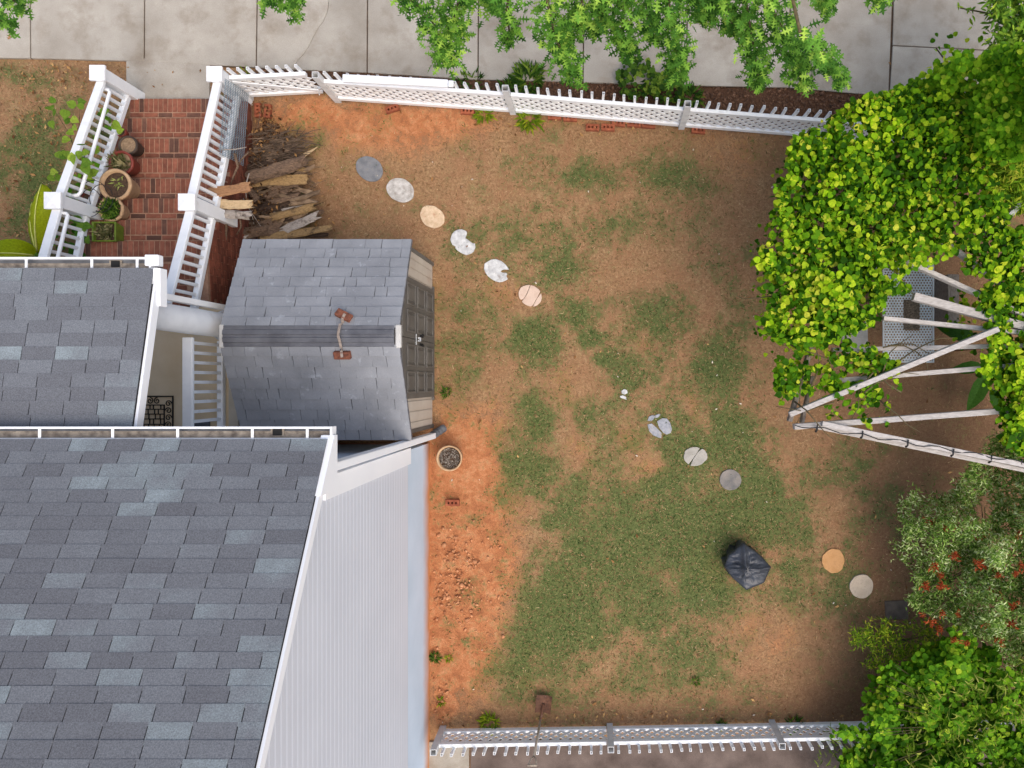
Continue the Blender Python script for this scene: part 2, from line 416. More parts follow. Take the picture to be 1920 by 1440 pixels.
gx = np.concatenate([[-400, -120, -45, -20, -12], np.linspace(-9.6, 7.2, 270), [9, 14, 25, 60, 160, 400]])
gy = np.concatenate([[-400, -120, -45, -20, -9], np.linspace(-6.2, 6.2, 200), [9, 20, 45, 120, 400]])
X, Y = np.meshgrid(gx, gy)
PXg = X * FPX / CAM_H + NX; PYg = -Y * FPX / CAM_H + NY
G_, C_, D_, M_ = cover(PXg, PYg)
inner = (np.abs(X + 1.2) < 8.6) & (np.abs(Y) < 6.3)
Zg = np.where(inner, 0.03 * (fbm(X * 1.3, Y * 1.3, 21, 3) - 0.5) + 0.012 * (fbm(X * 9, Y * 9, 33, 3) - 0.5), 0.0)
# crumbled, dug-over clay beside the wall, and a shallow rut against the foundation
dug = np.exp(-(((PXg - 870) / 60) ** 2 + ((PYg - 1090) / 95) ** 2))
Zg += dug * (0.09 * (fbm(X * 6, Y * 6, 44, 4) - 0.45))
Zg -= 0.02 + 0.012
walk = (PYg < interp(WALK_EDGE, PXg) - 1) | (PYg > 1388)
Zg = np.where(walk, np.minimum(Zg, -0.05), Zg)
ny_, nx_ = X.shape
idx = np.arange(nx_ * ny_).reshape(ny_, nx_)
F = np.stack([idx[:-1, :-1], idx[:-1, 1:], idx[1:, 1:], idx[1:, :-1]], -1).reshape(-1, 4)
gm = np_mesh("ground", np.stack([X, Y, Zg], -1).reshape(-1, 3), F, True)
ca = gm.color_attributes.new("cover", 'FLOAT_COLOR', 'POINT')
ca.data.foreach_set("color", np.stack([G_, C_, D_, M_], -1).astype(np.float32).ravel())

gmat, nt, bs = new_mat("yard_soil_and_turf")
att = nt.nodes.new("ShaderNodeAttribute"); att.attribute_name = "cover"
sep = nt.nodes.new("ShaderNodeSeparateColor"); nt.links.new(att.outputs["Color"], sep.inputs[0])
pos = geo_pos(nt)
nA = noise(nt, pos, 7, 8, 0.72, .4); nB = noise(nt, pos, 26, 6, 0.75); nC = noise(nt, pos, 75, 4, 0.8); nD = noise(nt, pos, 3.0, 5, 0.6)
tan = ramp(nt, nB, [(0.28, srgb(104, 79, 55)), (0.5, srgb(146, 115, 83)), (0.74, srgb(184, 152, 116))])
tan = mixc(nt, ramp(nt, nD, [(0.35, g3(0)), (0.7, g3(0.75))]), tan, srgb(144, 104, 76))
clay = ramp(nt, nA, [(0.28, srgb(132, 82, 54)), (0.5, srgb(174, 114, 76)), (0.72, srgb(202, 148, 108))])
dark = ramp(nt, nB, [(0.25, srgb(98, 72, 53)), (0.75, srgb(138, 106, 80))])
green = ramp(nt, nB, [(0.28, srgb(48, 68, 36)), (0.52, srgb(74, 94, 50)), (0.76, srgb(114, 122, 74))])
def fine(chan, ka, kb, kc, lo, hi):
    v = chan
    for n_, k_ in ((nA, ka), (nB, kb), (nC, kc)):
        t_ = math_n(nt, 'MULTIPLY_ADD', math_n(nt, 'SUBTRACT', n_, 0.5), k_); nt.links.new(v, t_.node.inputs[2]); v = t_
    return ramp(nt, v, [(lo, g3(0)), (hi, g3(1))])
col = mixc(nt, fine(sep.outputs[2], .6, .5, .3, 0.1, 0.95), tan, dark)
col = mixc(nt, fine(sep.outputs[1], 1.5, 1.2, .8, 0.24, 0.62), col, clay)
col = mixc(nt, math_n(nt, 'MULTIPLY', fine(sep.outputs[0], 1.7, 1.7, 1.2, 0.18, 0.62), 0.86), col, green)
mul = ramp(nt, nB, [(0.3, srgb(62, 43, 33)), (0.75, srgb(110, 80, 60))])
col = mixc(nt, att.outputs["Alpha"], col, mul)
sp = ramp(nt, nC, [(0.28, g3(0.58)), (0.5, g3(1.0)), (0.72, g3(1.38))])
col = mixc(nt, 1.0, col, sp, 'MULTIPLY')
nt.links.new(col, bs.inputs["Base Color"]); bs.inputs["Roughness"].default_value = 0.95; bs.inputs["Specular IOR Level"].default_value = 0.1
hh = math_n(nt, 'MULTIPLY_ADD', nB, 0.7); nt.links.new(nC, hh.node.inputs[2])
bump(nt, bs, hh, 0.55, 0.02)
tag(link("ground", gm, gmat), kind="structure")
def ground_z(x, y):
    j = int(np.clip(np.searchsorted(gx, x), 1, len(gx) - 1)); i = int(np.clip(np.searchsorted(gy, y), 1, len(gy) - 1))
    return float(Zg[i - 1:i + 1, j - 1:j + 1].max())

# ------------------------------------------------------------------ grass, dry thatch, litter (stuff)
def blades(name, n, prob, smin, smax, wid, matl, label, cat, seed, region=(-100, 60, 1900, 1365), lift=(0.15, 0.9)):
    rg = np.random.default_rng(seed)
    px = rg.uniform(region[0], region[2], n); py = rg.uniform(region[1], region[3], n)
    g, c, d, m = cover(px, py)
    keep = rg.uniform(0, 1, n) < prob(g, c, d, m)
    keep &= (py > interp(WALK_EDGE, px) + 4) & ~((px > 236) & (px < 388) & (py < 190)) & (m < .5)
    keep &= ~((px < 806) & (py > 445)) & ~((px > 240) & (px < 470) & (py > 180))
    px, py = px[keep], py[keep]; m_ = len(px)
    P = at_np(px, py, np.zeros(m_))
    jx = np.clip(np.searchsorted(gx, P[:, 0]), 0, len(gx) - 1); iy = np.clip(np.searchsorted(gy, P[:, 1]), 0, len(gy) - 1)
    P[:, 2] = Zg[iy, jx] - 0.002
    an = rg.uniform(0, 2 * np.pi, m_); L = rg.uniform(smin, smax, m_); el = rg.uniform(lift[0], lift[1], m_)
    dx = np.cos(an); dy = np.sin(an)
    tip = P + np.stack([dx * np.cos(el) * L, dy * np.cos(el) * L, np.sin(el) * L], -1)
    sd = np.stack([-dy, dx, 0 * dx], -1) * wid
    V = np.stack([P - sd, P + sd, tip], 1).reshape(-1, 3)
    me = np_mesh(name, V, np.arange(3 * m_).reshape(-1, 3))
    tag(link(name, me, matl), label, cat, kind="stuff")
gr_m = leaf_mat("lawn_grass", [(0, srgb(46, 68, 34)), (.5, srgb(74, 96, 50)), (.9, srgb(108, 122, 70)), (1, srgb(140, 140, 92))], trans=.2, rough=.7)
dry_m = leaf_mat("dry_thatch", [(0, srgb(98, 74, 50)), (.5, srgb(142, 112, 80)), (.95, srgb(178, 148, 110)), (1, srgb(198, 172, 136))], trans=.15, rough=.8)
blades("lawn_grass", 190000, lambda g, c, d, m: np.clip((g - .06) * 0.95, 0, .75) * (1 - .5 * d), .025, .07, .0055, gr_m, "patchy short green grass spread over the yard and side lawn", "grass", 5)
blades("dry_thatch", 150000, lambda g, c, d, m: np.clip(.85 - 1.1 * c, 0.02, 1) * np.clip(1 - .7 * d, 0.2, 1), .025, .07, .0045, dry_m, "dry straw-coloured thatch lying between the green patches", "dry grass", 6, lift=(0, .5))

def litter(name, n, tv, tf, smin, smax, matl, label, cat, seed, prob, z=0.012, tilt=.5, box=(-40, 60, 1800, 1365)):
    rg = np.random.default_rng(seed)
    px = rg.uniform(box[0], box[2], n); py = rg.uniform(box[1], box[3], n)
    keep = rg.uniform(0, 1, n) < prob(px, py)
    keep &= ~((px < 806) & (py > 445)) & ~((px > 240) & (px < 430) & (py > 180))
    px, py = px[keep], py[keep]; m_ = len(px)
    P = at_np(px, py, np.full(m_, z))
    Mx = rots(rg.uniform(0, 6.28, m_), rg.uniform(0, tilt, m_), rg.uniform(0, 6.28, m_))
    if tilt > 2: Mx = Mx * rg.uniform(.45, 1.35, (m_, 1, 3))
    me = scatter_mesh(name, tv, tf, P, Mx, smin + (smax - smin) * rg.uniform(0, 1, m_) ** 2.2)
    return tag(link(name, me, matl), label, cat, kind="stuff")
LEAF_T = ([(-.5, 0, 0), (-.1, -.22, .05), (.5, 0, .0), (-.1, .22, .05)], [(0, 1, 2, 3)])
near = lambda x, y, rx, ry: (lambda px, py: np.exp(-((px - x) / rx) ** 2 - ((py - y) / ry) ** 2))
brown_leaf = leaf_mat("fallen_leaf", [(0, srgb(92, 60, 38)), (.5, srgb(140, 100, 62)), (1, srgb(196, 156, 104))], trans=.1, rough=.8)
lp = lambda px, py: np.clip(near(140, 135, 110, 26)(px, py) + .35 * near(60, 260, 120, 200)(px, py) + .7 * near(490, 225, 60, 50)(px, py) + .35 * near(590, 400, 50, 70)(px, py) + .4 * near(1150, 236, 260, 14)(px, py) + .5 * near(1200, 1345, 500, 14)(px, py) + .012, 0, 1) * (py > interp(WALK_EDGE, px) + 2)
litter("leaf_litter", 26000, *LEAF_T, .03, .085, brown_leaf, "scattered brown fallen leaves and crumbs along the lawn edges", "fallen leaves", 8, lp)
chip_m = pmat("pale_chip", srgb(176, 160, 138), srgb(222, 212, 196), 20, 0.8, isl=.15)
CHIP_T = ([(-.5,-.2,0),(.5,-.25,0),(.45,.22,0),(-.4,.25,0),(-.45,-.15,.16),(.4,-.2,.2),(.35,.18,.17),(-.35,.2,.2)], [(4,5,6,7),(0,1,5,4),(1,2,6,5),(2,3,7,6),(3,0,4,7)])
litter("wood_chips", 1400, *CHIP_T, .012, .038, chip_m, "small pale wood chips and pebbles dotted over the yard", "wood chips", 12, lambda px, py: np.where(py > 195, .09, 0) + np.where((px > 240) & (px < 430) & (py > 100) & (py < 180), .25, 0), z=-.012, tilt=.2)
# clods of dug clay
clod_m = pmat("clay_clod", srgb(160, 102, 68), srgb(206, 150, 108), 12, 0.95, 0.5, 70, isl=.2)
ico = bmesh.new(); bmesh.ops.create_icosphere(ico, subdivisions=1, radius=.5)
for v in ico.verts: v.co *= 1 + .3 * math.sin(v.co.x * 13 + v.co.y * 7 + v.co.z * 19); v.co.z *= .7
ICO = ([tuple(v.co) for v in ico.verts], [tuple(x.index for x in f.verts) for f in ico.faces]); ico.free()
litter("clay_clods", 4200, *ICO, .008, .07, clod_m, "crumbled orange clay clods on the bare soil beside the house wall", "clods", 14, lambda px, py: np.clip(1.2 * near(868, 1075, 46, 70)(px, py) + .6 * near(830, 1130, 20, 60)(px, py) + .5 * near(826, 1310, 14, 30)(px, py), 0, 1) * np.clip(2.2 * (fbm(px / 16, py / 16, 5, 3) - .3), 0.05, 1) * (px > 812), z=-.02, tilt=3., box=(806, 950, 960, 1360))
litter("clay_crumbs", 6000, *ICO, .006, .02, clod_m, "fine clay crumbs on the bare orange strip beside the house", "clods", 15, lambda px, py: np.clip(near(865, 1020, 70, 190)(px, py) + .5 * near(650, 230, 140, 40)(px, py), 0, 1) * (px > 500) * .6 * ((px > 812) | (py < 400)), z=-.014, tilt=3.)

litter("mulch_chips", 9000, *CHIP_T, .02, .06, pmat("mulch_chip", srgb(58, 40, 30), srgb(124, 92, 70), 20, .95, isl=.35), "brown mulch and bark crumbs in the strip between upper fence and sidewalk", "mulch", 17, lambda px, py: np.where((py > interp(WALK_EDGE, px) + 1) & (py < interp(FENCE_TOP, px) - 6), .9, 0.0), z=-.02, tilt=.6, box=(480, 120, 1720, 240))

# ------------------------------------------------------------------ sidewalk: single slabs with open joints
base = MB().prism([at(-500, -700), at(2720, -700), at(2720, 285)] + [at(x, interp(WALK_EDGE, x)) for x in (2300, 1900, 1668, 1480, 1290, 1095, 900, 690, 480, 420, 230, 0, -400)], -.12, -.022)
walkway = tag(base.build("sidewalk", M['joint']), kind="structure")
J = [(-390, -392), (-170, -171), (55, 57), (271, 270), (483, 480), (689.5, 688), (897.5, 896), (1096, 1093), (1290, 1287), (1483, 1480), (1678, 1667), (1876, 1862), (2080, 2060), (2285, 2260), (2490, 2460), (2700, 2665)]
def slab(poly, seed):
    b = MB().prism([at(*p) for p in poly], -.05, 0.0 + random.uniform(-.002, .002))
    return b.build("slab", M['concrete_slab'], walkway, bevel=.006)
g_ = 1.1
def edge_y(x): return float(interp(WALK_EDGE, x))
for i in range(len(J) - 1):
    (a0, a1), (b0, b1) = J[i], J[i + 1]
    a0 += g_; a1 += g_; b0 -= g_; b1 -= g_
    ym = edge_y(a1), edge_y(b1)
    if i == 4:      # cracked slab: two pieces along an irregular crack
        crack = [(616, -110), (616, 0), (615, 14), (613, 24), (606, 40), (598, 50), (590, 64), (584, 76), (577, 90), (570, 100), (562, 109), (554, 118), (552, 130)]
        slab([(a0, -110)] + [(x - .35, y) for x, y in crack] + [(a1, ym[0])], i)
        slab([(x + .35, y) for x, y in crack][::-1] + [(b0, -110), (b1, ym[1])], i)
    elif i >= 10:   # the wider, split bays at the corner
        ys = lambda x: 85 + (x - 1678) * 0.05
        slab([(a0, -110), (b0, -110), (b0 - 5, ys(b0) - 1), (a0 - 5, ys(a0) - 1)], i)
        slab([(a0 - 5, ys(a0) + 1), (b0 - 5, ys(b0) + 1), (b1, ym[1]), (a1, ym[0])], i)
    else:
        slab([(a0, -110), (b0, -110), (b1, ym[1]), (a1, ym[0])], i)
    slab([(a0, -420), (b0, -420), (b0, -113), (a0, -113)], i)
ap = MB().prism([at(236, 108), at(392, 112), at(392, 188), at(236, 188)], -.1, -.004)
tag(ap.build("path", M['concrete_slab'], bevel=.005), kind="structure")
# asphalt drive and concrete strip below the lower fence
tag(MB().prism([at(882, 1390), at(2600, 1376), at(2600, 2100), at(882, 2100)], -.1, -.012).build("driveway", M['asphalt']), kind="structure")
tag(MB().prism([at(700, 1392), at(879, 1392), at(879, 2100), at(700, 2100)], -.1, -.006).build("concrete_strip", M['concrete_slab'], bevel=.005), kind="structure")
# ------------------------------------------------------------------ shingle material
def shingle_mat(name, use_obj=True):
    m, nt, bs = new_mat(name)
    pos = geo_pos(nt)
    rnd = nt.nodes.new("ShaderNodeObjectInfo").outputs["Random"] if use_obj else nt.nodes.new("ShaderNodeNewGeometry").outputs["Random Per Island"]
    n = noise(nt, pos, 3.2, 3, 0.6)
    f = math_n(nt, 'MULTIPLY_ADD', n, 0.42); nt.links.new(math_n(nt, 'MULTIPLY', rnd, 0.72), f.node.inputs[2])
    col = ramp(nt, f, [(.15, srgb(96, 97, 101)), (.55, srgb(104, 106, 110)), (.80, srgb(111, 114, 118)), (.90, srgb(120, 127, 130)), (1.0, srgb(132, 141, 144))])
    gr = noise(nt, pos, 95, 4, 0.85)
    col = mixc(nt, 1.0, col, ramp(nt, gr, [(.3, g3(.55)), (.5, g3(1)), (.7, g3(1.5))]), 'MULTIPLY')
    nt.links.new(col, bs.inputs["Base Color"]); bs.inputs["Roughness"].default_value = .92; bs.inputs["Specular IOR Level"].default_value = .15
    bump(nt, bs, gr, .35, .004)
    return m
M['shingle'] = shingle_mat("asphalt_shingle"); M['shingle_far'] = shingle_mat("asphalt_shingle_field", False)
M['underlay'] = pmat("roof_underlay", srgb(40, 40, 42), srgb(54, 54, 56), 20, .95)

def shingles(parent, xr, xl, y0, z0, slope, expo, tab, rows, vis_x, stagger, seed, matl=None):
    """tabs on a plane rising southwards (-Y) from the eave line y0,z0; the part beyond vis_x is joined"""
    rg = random.Random(seed); L = math.hypot(1, slope); th = math.atan(slope)
    far = MB(); cache = {}
    def slab_mesh(wd, cl, cr):
        key = (round(wd, 3), cl, cr)
        if key not in cache:
            b = MB(); ln = expo + .03; t = .0045
            b.add([(0,0,-t),(wd,0,-t),(wd,-ln,-t),(0,-ln,-t),(0,0,t),(wd,0,t),(wd,-ln,t*.2),(0,-ln,t*.2)],
                  [(0,1,2,3),(7,6,5,4),(4,5,1,0),(5,6,2,1),(6,7,3,2),(7,4,0,3)])
            me = b.mesh("shingle"); me.materials.append(M['shingle']); cache[key] = me
        return cache[key]
    for r in range(rows):
        off = (r % 2) * tab * .5 + stagger[r % len(stagger)] * tab
        x = xr; first = (off % tab)
        if first < .07: first += tab
        widths = [first]
        while xr - sum(widths) > xl: widths.append(tab)
        yy = y0 - r * expo / L; zz = z0 + r * expo / L * slope + .006
        jit = rg.uniform(-.002, .002)
        for wd in widths:
            x0 = x - wd; gap = .004
            w2 = wd - 2 * gap
            if w2 > .02:
                if x > vis_x[0] and r < vis_x[1]:
                    o = link("shingle", slab_mesh(w2, 0, 0), None, parent, (x0 + gap, yy + jit, zz + rg.uniform(0, .0015)), (-th, 0, rg.uniform(-.004, .004)))
                else:
                    c = math.cos(th); s_ = math.sin(th); ln = expo + .03; t = .0045
                    vs = []
                    for (a, b_, d_) in [(0,0,-t),(w2,0,-t),(w2,-ln,-t),(0,-ln,-t),(0,0,t),(w2,0,t),(w2,-ln,t*.2),(0,-ln,t*.2)]:
                        vs.append((x0 + gap + a, yy + b_ * c + d_ * s_, zz - b_ * s_ + d_ * c))
                    far.add(vs, [(0,1,2,3),(7,6,5,4),(4,5,1,0),(5,6,2,1),(6,7,3,2),(7,4,0,3)])
            x = x0
    if far.v:
        o = far.build("shingle_field", M['shingle_far'], parent); o["kind"] = "stuff"

# ------------------------------------------------------------------ main house
WX = -2.50                     # east gable wall plane
NWY = -0.89                    # north wall plane
EZ, EY, SL = 3.97, -0.509, 0.603   # eave height, eave line, roof pitch
RX = -2.425                    # rake line
RIDGE_Y = -4.6
def roof_z(y): return EZ + (EY - y) * SL
house = thing("house", (WX, NWY, 0), "pale grey sided house with dark shingled gable roofs and white trim, lower left", "house")
b = MB()
XL = -9.5
b.add([(RX+.012,EY,EZ-.02),(XL,EY,EZ-.02),(XL,RIDGE_Y,roof_z(RIDGE_Y)-.02),(RX+.012,RIDGE_Y,roof_z(RIDGE_Y)-.02),
       (RX+.012,2*RIDGE_Y-EY,EZ-.02),(XL,2*RIDGE_Y-EY,EZ-.02)], [(0,3,2,1),(3,4,5,2)])
b.add([(RX+.012,EY,EZ-.04),(XL,EY,EZ-.04),(XL,RIDGE_Y,roof_z(RIDGE_Y)-.04),(RX+.012,RIDGE_Y,roof_z(RIDGE_Y)-.04),
       (RX+.012,2*RIDGE_Y-EY,EZ-.04),(XL,2*RIDGE_Y-EY,EZ-.04)], [(0,1,2,3),(3,2,5,4)])
roof = b.build("roof", M['underlay'], house)
roof["label"] = "large dark grey shingled roof of the house"
shingles(roof, RX, -8.6, EY, EZ, SL, .119, .322, 40, (-5.6, 22), [0, .03, .9, .06, .45, .52, .08, .55, .1, .62, .2, .75, .3], 3)
bb = MB()   # far slope beyond the ridge, joined
for r in range(33):
    y0 = 2*RIDGE_Y - EY + r*.1225; z0 = EZ + r*.1225*SL
    bb.add([(RX,y0,z0),(RX,y0+.123,z0+.074),(XL,y0+.123,z0+.074),(XL,y0,z0)], [(0,1,2,3)])
o = bb.build("shingle_field", M['shingle_far'], roof); o["kind"] = "stuff"

# rake boards and cornice return
rk = MB()
ys = RIDGE_Y
rk.add([(RX+.002,EY-.40,roof_z(EY-.40)-.012),(RX+.002,ys,roof_z(ys)-.012),(RX+.002,ys,roof_z(ys)-.10),(RX+.002,EY-.40,roof_z(EY-.40)-.10),
        (RX+.03,EY-.40,roof_z(EY-.40)-.004),(RX+.03,ys,roof_z(ys)-.004),(RX+.03,ys,roof_z(ys)-.10),(RX+.03,EY-.40,roof_z(EY-.40)-.10)],
       [(0,1,5,4),(4,5,6,7),(7,6,2,3),(0,4,7,3),(1,2,6,5)])
rk.build("rake_board", M['trim'], house)
rt = MB()
def wedge(x0, x1):
    pts = [(EY+.03,EZ-.03),(EY-.46,roof_z(EY-.46)),(EY-.46,EZ+.02),(EY-.46,EZ-.10),(EY+.03,EZ-.10)]
    n = len(pts); vs = [(x0,a,c) for a,c in pts] + [(x1,a,c) for a,c in pts]
    rt.add(vs, [tuple(range(n))[::-1], tuple(range(n,2*n))] + [(i,(i+1)%n,n+(i+1)%n,n+i) for i in range(n)])
wedge(WX+.002, RX+.045)
rt.build("cornice_return", M['trim'], house)
# gable wall of lapped siding boards
sd = MB(); lap = .10; z = 1.16; k = 0
zt = roof_z(RIDGE_Y)
while z < zt - .1:
    y_top = NWY - .02 if z + lap < roof_z(NWY) - .06 else EY - (z + lap + .06 - EZ) / SL
    y_bot = 2 * RIDGE_Y - y_top
    sd.add([(WX+.011,y_top,z),(WX+.011,y_bot,z),(WX+.0095,y_bot,z+lap*.7),(WX+.0095,y_top,z+lap*.7),(WX+.004,y_bot,z+lap),(WX+.004,y_top,z+lap),(WX,y_bot,z),(WX,y_top,z)], [(0,3,2,1),(3,5,4,2),(0,1,6,7)])
    z += lap; k += 1
sid = sd.build("siding", M['siding'], house)
wl = MB()
wl.add([(WX,NWY,1.15),(WX,2*RIDGE_Y-NWY,1.15),(WX,2*RIDGE_Y-NWY,roof_z(NWY)-.05),(WX,RIDGE_Y,zt-.05),(WX,NWY,roof_z(NWY)-.05),
        (XL,NWY,1.15),(XL,NWY,roof_z(NWY)-.05)], [(0,1,2,3,4)[::-1],(0,4,6,5)])
wl.build("wall", M['siding'], house)
# soffit under the north eave
MB().add([(RX,EY,EZ-.045),(XL,EY,EZ-.045),(XL,NWY,EZ-.045),(RX,NWY,EZ-.045)], [(0,1,2,3)]).build("soffit", M['trim'], house)
# foundation with clay splashed up its foot
fm, nt, bs = new_mat("painted_foundation")
pos = geo_pos(nt); sx = nt.nodes.new("ShaderNodeSeparateXYZ"); nt.links.new(pos, sx.inputs[0])
nz = noise(nt, pos, 3.5, 5)
hz = math_n(nt, 'MULTIPLY_ADD', nz, -.22); nt.links.new(sx.outputs[2], hz.node.inputs[2])
splash = ramp(nt, math_n(nt, 'ADD', hz, .11), [(.0, g3(1)), (.10, g3(.7)), (.36, g3(0))])
wall_c = ramp(nt, noise(nt, pos, 1.5, 4), [(.3, srgb(186, 202, 216)), (.7, srgb(200, 214, 228))])
nt.links.new(mixc(nt, splash, wall_c, srgb(196, 128, 72)), bs.inputs["Base Color"]); bs.inputs["Roughness"].default_value = .85
M['foundation'] = fm
fo = MB().box((XL, 2*RIDGE_Y-NWY, -.3), (WX-.002, NWY, 1.152)); fo.build("foundation", fm, house)
# corner board
MB().box((WX, NWY-.17, 1.1), (WX+.035, NWY+.035, EZ-.05)).box((WX-.12, NWY, 1.1), (WX-.001, NWY+.034, EZ-.05)).build("corner_board", M['trim'], house)

def gutter(parent, x0, x1, y_in, z_top, brackets, outlet_x, dirt=True):
    """open K-style trough along X"""
    d = .098; h = .10; t = .004; y_out = y_in + d
    g = MB()
    g.box((x0, y_out - .012, z_top - .02), (x1, y_out + .006, z_top))              # rolled front lip
    g.box((x0, y_out - .006, z_top - h), (x1, y_out - .001, z_top - .0205))         # face
    g.box((x0, y_in, z_top - h - t), (x1, y_out - .001, z_top - h))                 # bottom
    g.box((x0, y_in - .008, z_top - h - .06), (x1, y_in - .001, z_top + .002))      # fascia behind
    g.box((x1, y_in - .02, z_top - h - t), (x1 + .018, y_out + .006, z_top + .004))        # end cap
    go = g.build("gutter", M['trim'], parent, bevel=.002)
    if dirt:
        MB().box((x0, y_in + .002, z_top - h + .001), (x1 - .03, y_in + .058, z_top - h + .012)).build("sediment", M['gutter_dirt'], go)
    MB().box((x0, y_in + .0585, z_top - h + .001), (x1, y_out - .007, z_top - h + .004)).build("trough_floor", M['dark_pipe'], go)
    for x in brackets:
        MB().box((x - .011, y_in, z_top - .016), (x + .011, y_out - .012, z_top - .004)).build("hanger", M['white_old'], go, bevel=.002)
    MB().box((outlet_x - .06, y_in + .012, z_top - h + .0125), (outlet_x + .06, y_out - .012, z_top - h + .02)).build("outlet_collar", M['gutter_dirt'], go)
    MB().box((outlet_x - .042, y_in + .02, z_top - h + .0205), (outlet_x + .042, y_out - .018, z_top - h + .024)).build("outlet", M['black_hole'], go)
    return go
gx_at = lambda px, z: at(px, 0, z).x
gutter(house, XL, RX + .012, EY + .004, EZ - .012, [gx_at(p, 3.95) for p in (-200, -70, 74, 211, 333, 473, 576)], gx_at(518, 3.9))
# east downspout of the main gutter
dp = MB()
dsx, dsy = -2.40, -.765
dp.beam((dsx - .04, dsy, EZ - .05), (dsx, dsy, .22), .105, .08, up=(0, 1, 0))
ds = dp.build("downspout", M['trim'], house, bevel=.012, seg=2)
el = MB(); pts = []
for i in range(9):
    t = i / 8; pts.append((dsx + .13 * t ** 1.5, dsy + .10 * t ** 1.3, .24 - .2 * t ** .8))
el.tube(pts, [.055 + .006 * (i % 2) for i in range(9)], 12)
el.build("elbow", M['dark_pipe'], ds)

# ------------------------------------------------------------------ porch: roof, column, downspout, floor
PZ, PY, PSL, PRX = 3.50, 1.075, .21, -4.254
pr = MB()
pz = lambda y: PZ + (PY - y) * PSL
pr.add([(PRX,PY,PZ-.02),(XL,PY,PZ-.02),(XL,-.60,pz(-.60)-.02),(PRX,-.60,pz(-.60)-.02),(PRX,PY,PZ-.06),(XL,PY,PZ-.06),(XL,-.60,pz(-.60)-.06),(PRX,-.60,pz(-.60)-.06)],
       [(0,3,2,1),(4,5,6,7),(0,1,5,4),(0,4,7,3)])
proof = pr.build("porch_roof", M['underlay'], house); proof["label"] = "smaller dark shingled porch roof at the left edge"
shingles(proof, PRX, -8.6, PY, PZ, PSL, .128, .31, 13, (-6.0, 14), [.0, .45, .1, .5, .55, .05, .6, .12], 9)
gutter(house, XL, PRX - .06, PY + .004, PZ - .012, [gx_at(p, 3.48) for p in (-100, 49, 172, 257)], gx_at(211, 3.45))
pk = MB()
pk.add([(PRX+.002,PY-.1,pz(PY-.1)-.01),(PRX+.002,-.60,pz(-.60)-.01),(PRX+.002,-.60,pz(-.60)-.09),(PRX+.002,PY-.1,pz(PY-.1)-.09),
        (PRX+.035,PY-.1,pz(PY-.1)+.002),(PRX+.035,-.60,pz(-.60)+.002),(PRX+.035,-.60,pz(-.60)-.09),(PRX+.035,PY-.1,pz(PY-.1)-.09)],
       [(0,1,5,4),(4,5,6,7),(7,6,2,3),(0,4,7,3),(1,2,6,5)])
pk.build("rake_board", M['trim'], house)
MB().box((PRX-.03, PY-.36, PZ-.10), (PRX+.06, PY+.0, PZ+.012)).build("eave_box", M['trim'], house, bevel=.004)
MB().box((PRX-.10, PY+.025, PZ-.09), (PRX+.03, PY+.13, PZ-.005)).build("gutter_end", M['trim'], house, bevel=.006)
MB().box((XL, .55, PZ-.30), (PRX-.34, .85, PZ-.07)).box((PRX-.60,-.88,PZ-.30),(PRX-.36,.548,PZ-.07)).build("porch_beam", M['trim'], house)
FZ = 1.35
colb = at(428, 612, FZ)
cm = MB().lathe([(.20,0),(.20,.05),(.175,.07),(.185,.10),(.165,.13),(.15,.16),(.152,.8),(.146,1.4),(.135,1.74),(.16,1.77),(.16,1.83),(.175,1.85)], (colb.x, colb.y, FZ), 40)
cm.build("porch_column", M['white'], house, smooth=True)
pd = MB(); dx0, dy0 = colb.x + .02, colb.y + .22
pd.beam((dx0 - .04, dy0, PZ - .2), (dx0, dy0, FZ + .12), .085, .065, up=(0, 1, 0))
pdo = pd.build("downspout", M['white_old'], house, bevel=.01, seg=2)
MB().beam((dx0, dy0, FZ + .14), (dx0 + .09, dy0 + .03, FZ + .05), .08, .065, up=(0,1,0)).beam((dx0 + .075, dy0 + .025, FZ + .06), (dx0 + .17, dy0 + .03, FZ + .02), .08, .065, up=(0,0,1)).build("elbow", M['white_old'], pdo, bevel=.012, seg=2)
# porch floor slab
pe = at(447, 795, FZ).x
pf = MB().box((XL, NWY + .002, 1.20), (pe - .002, .93, FZ)).build("porch_floor", M['porch_concrete'], house, bevel=.006)
pf["label"] = "tan concrete porch floor beneath the railing"
MB().box((-4.70, NWY + .003, -.1), (pe, .925, FZ - .012)).box((-4.68, NWY + .003, FZ - .0115), (pe + .0, .92, FZ + .002)).build("porch_curb", M['porch_edge'], house)

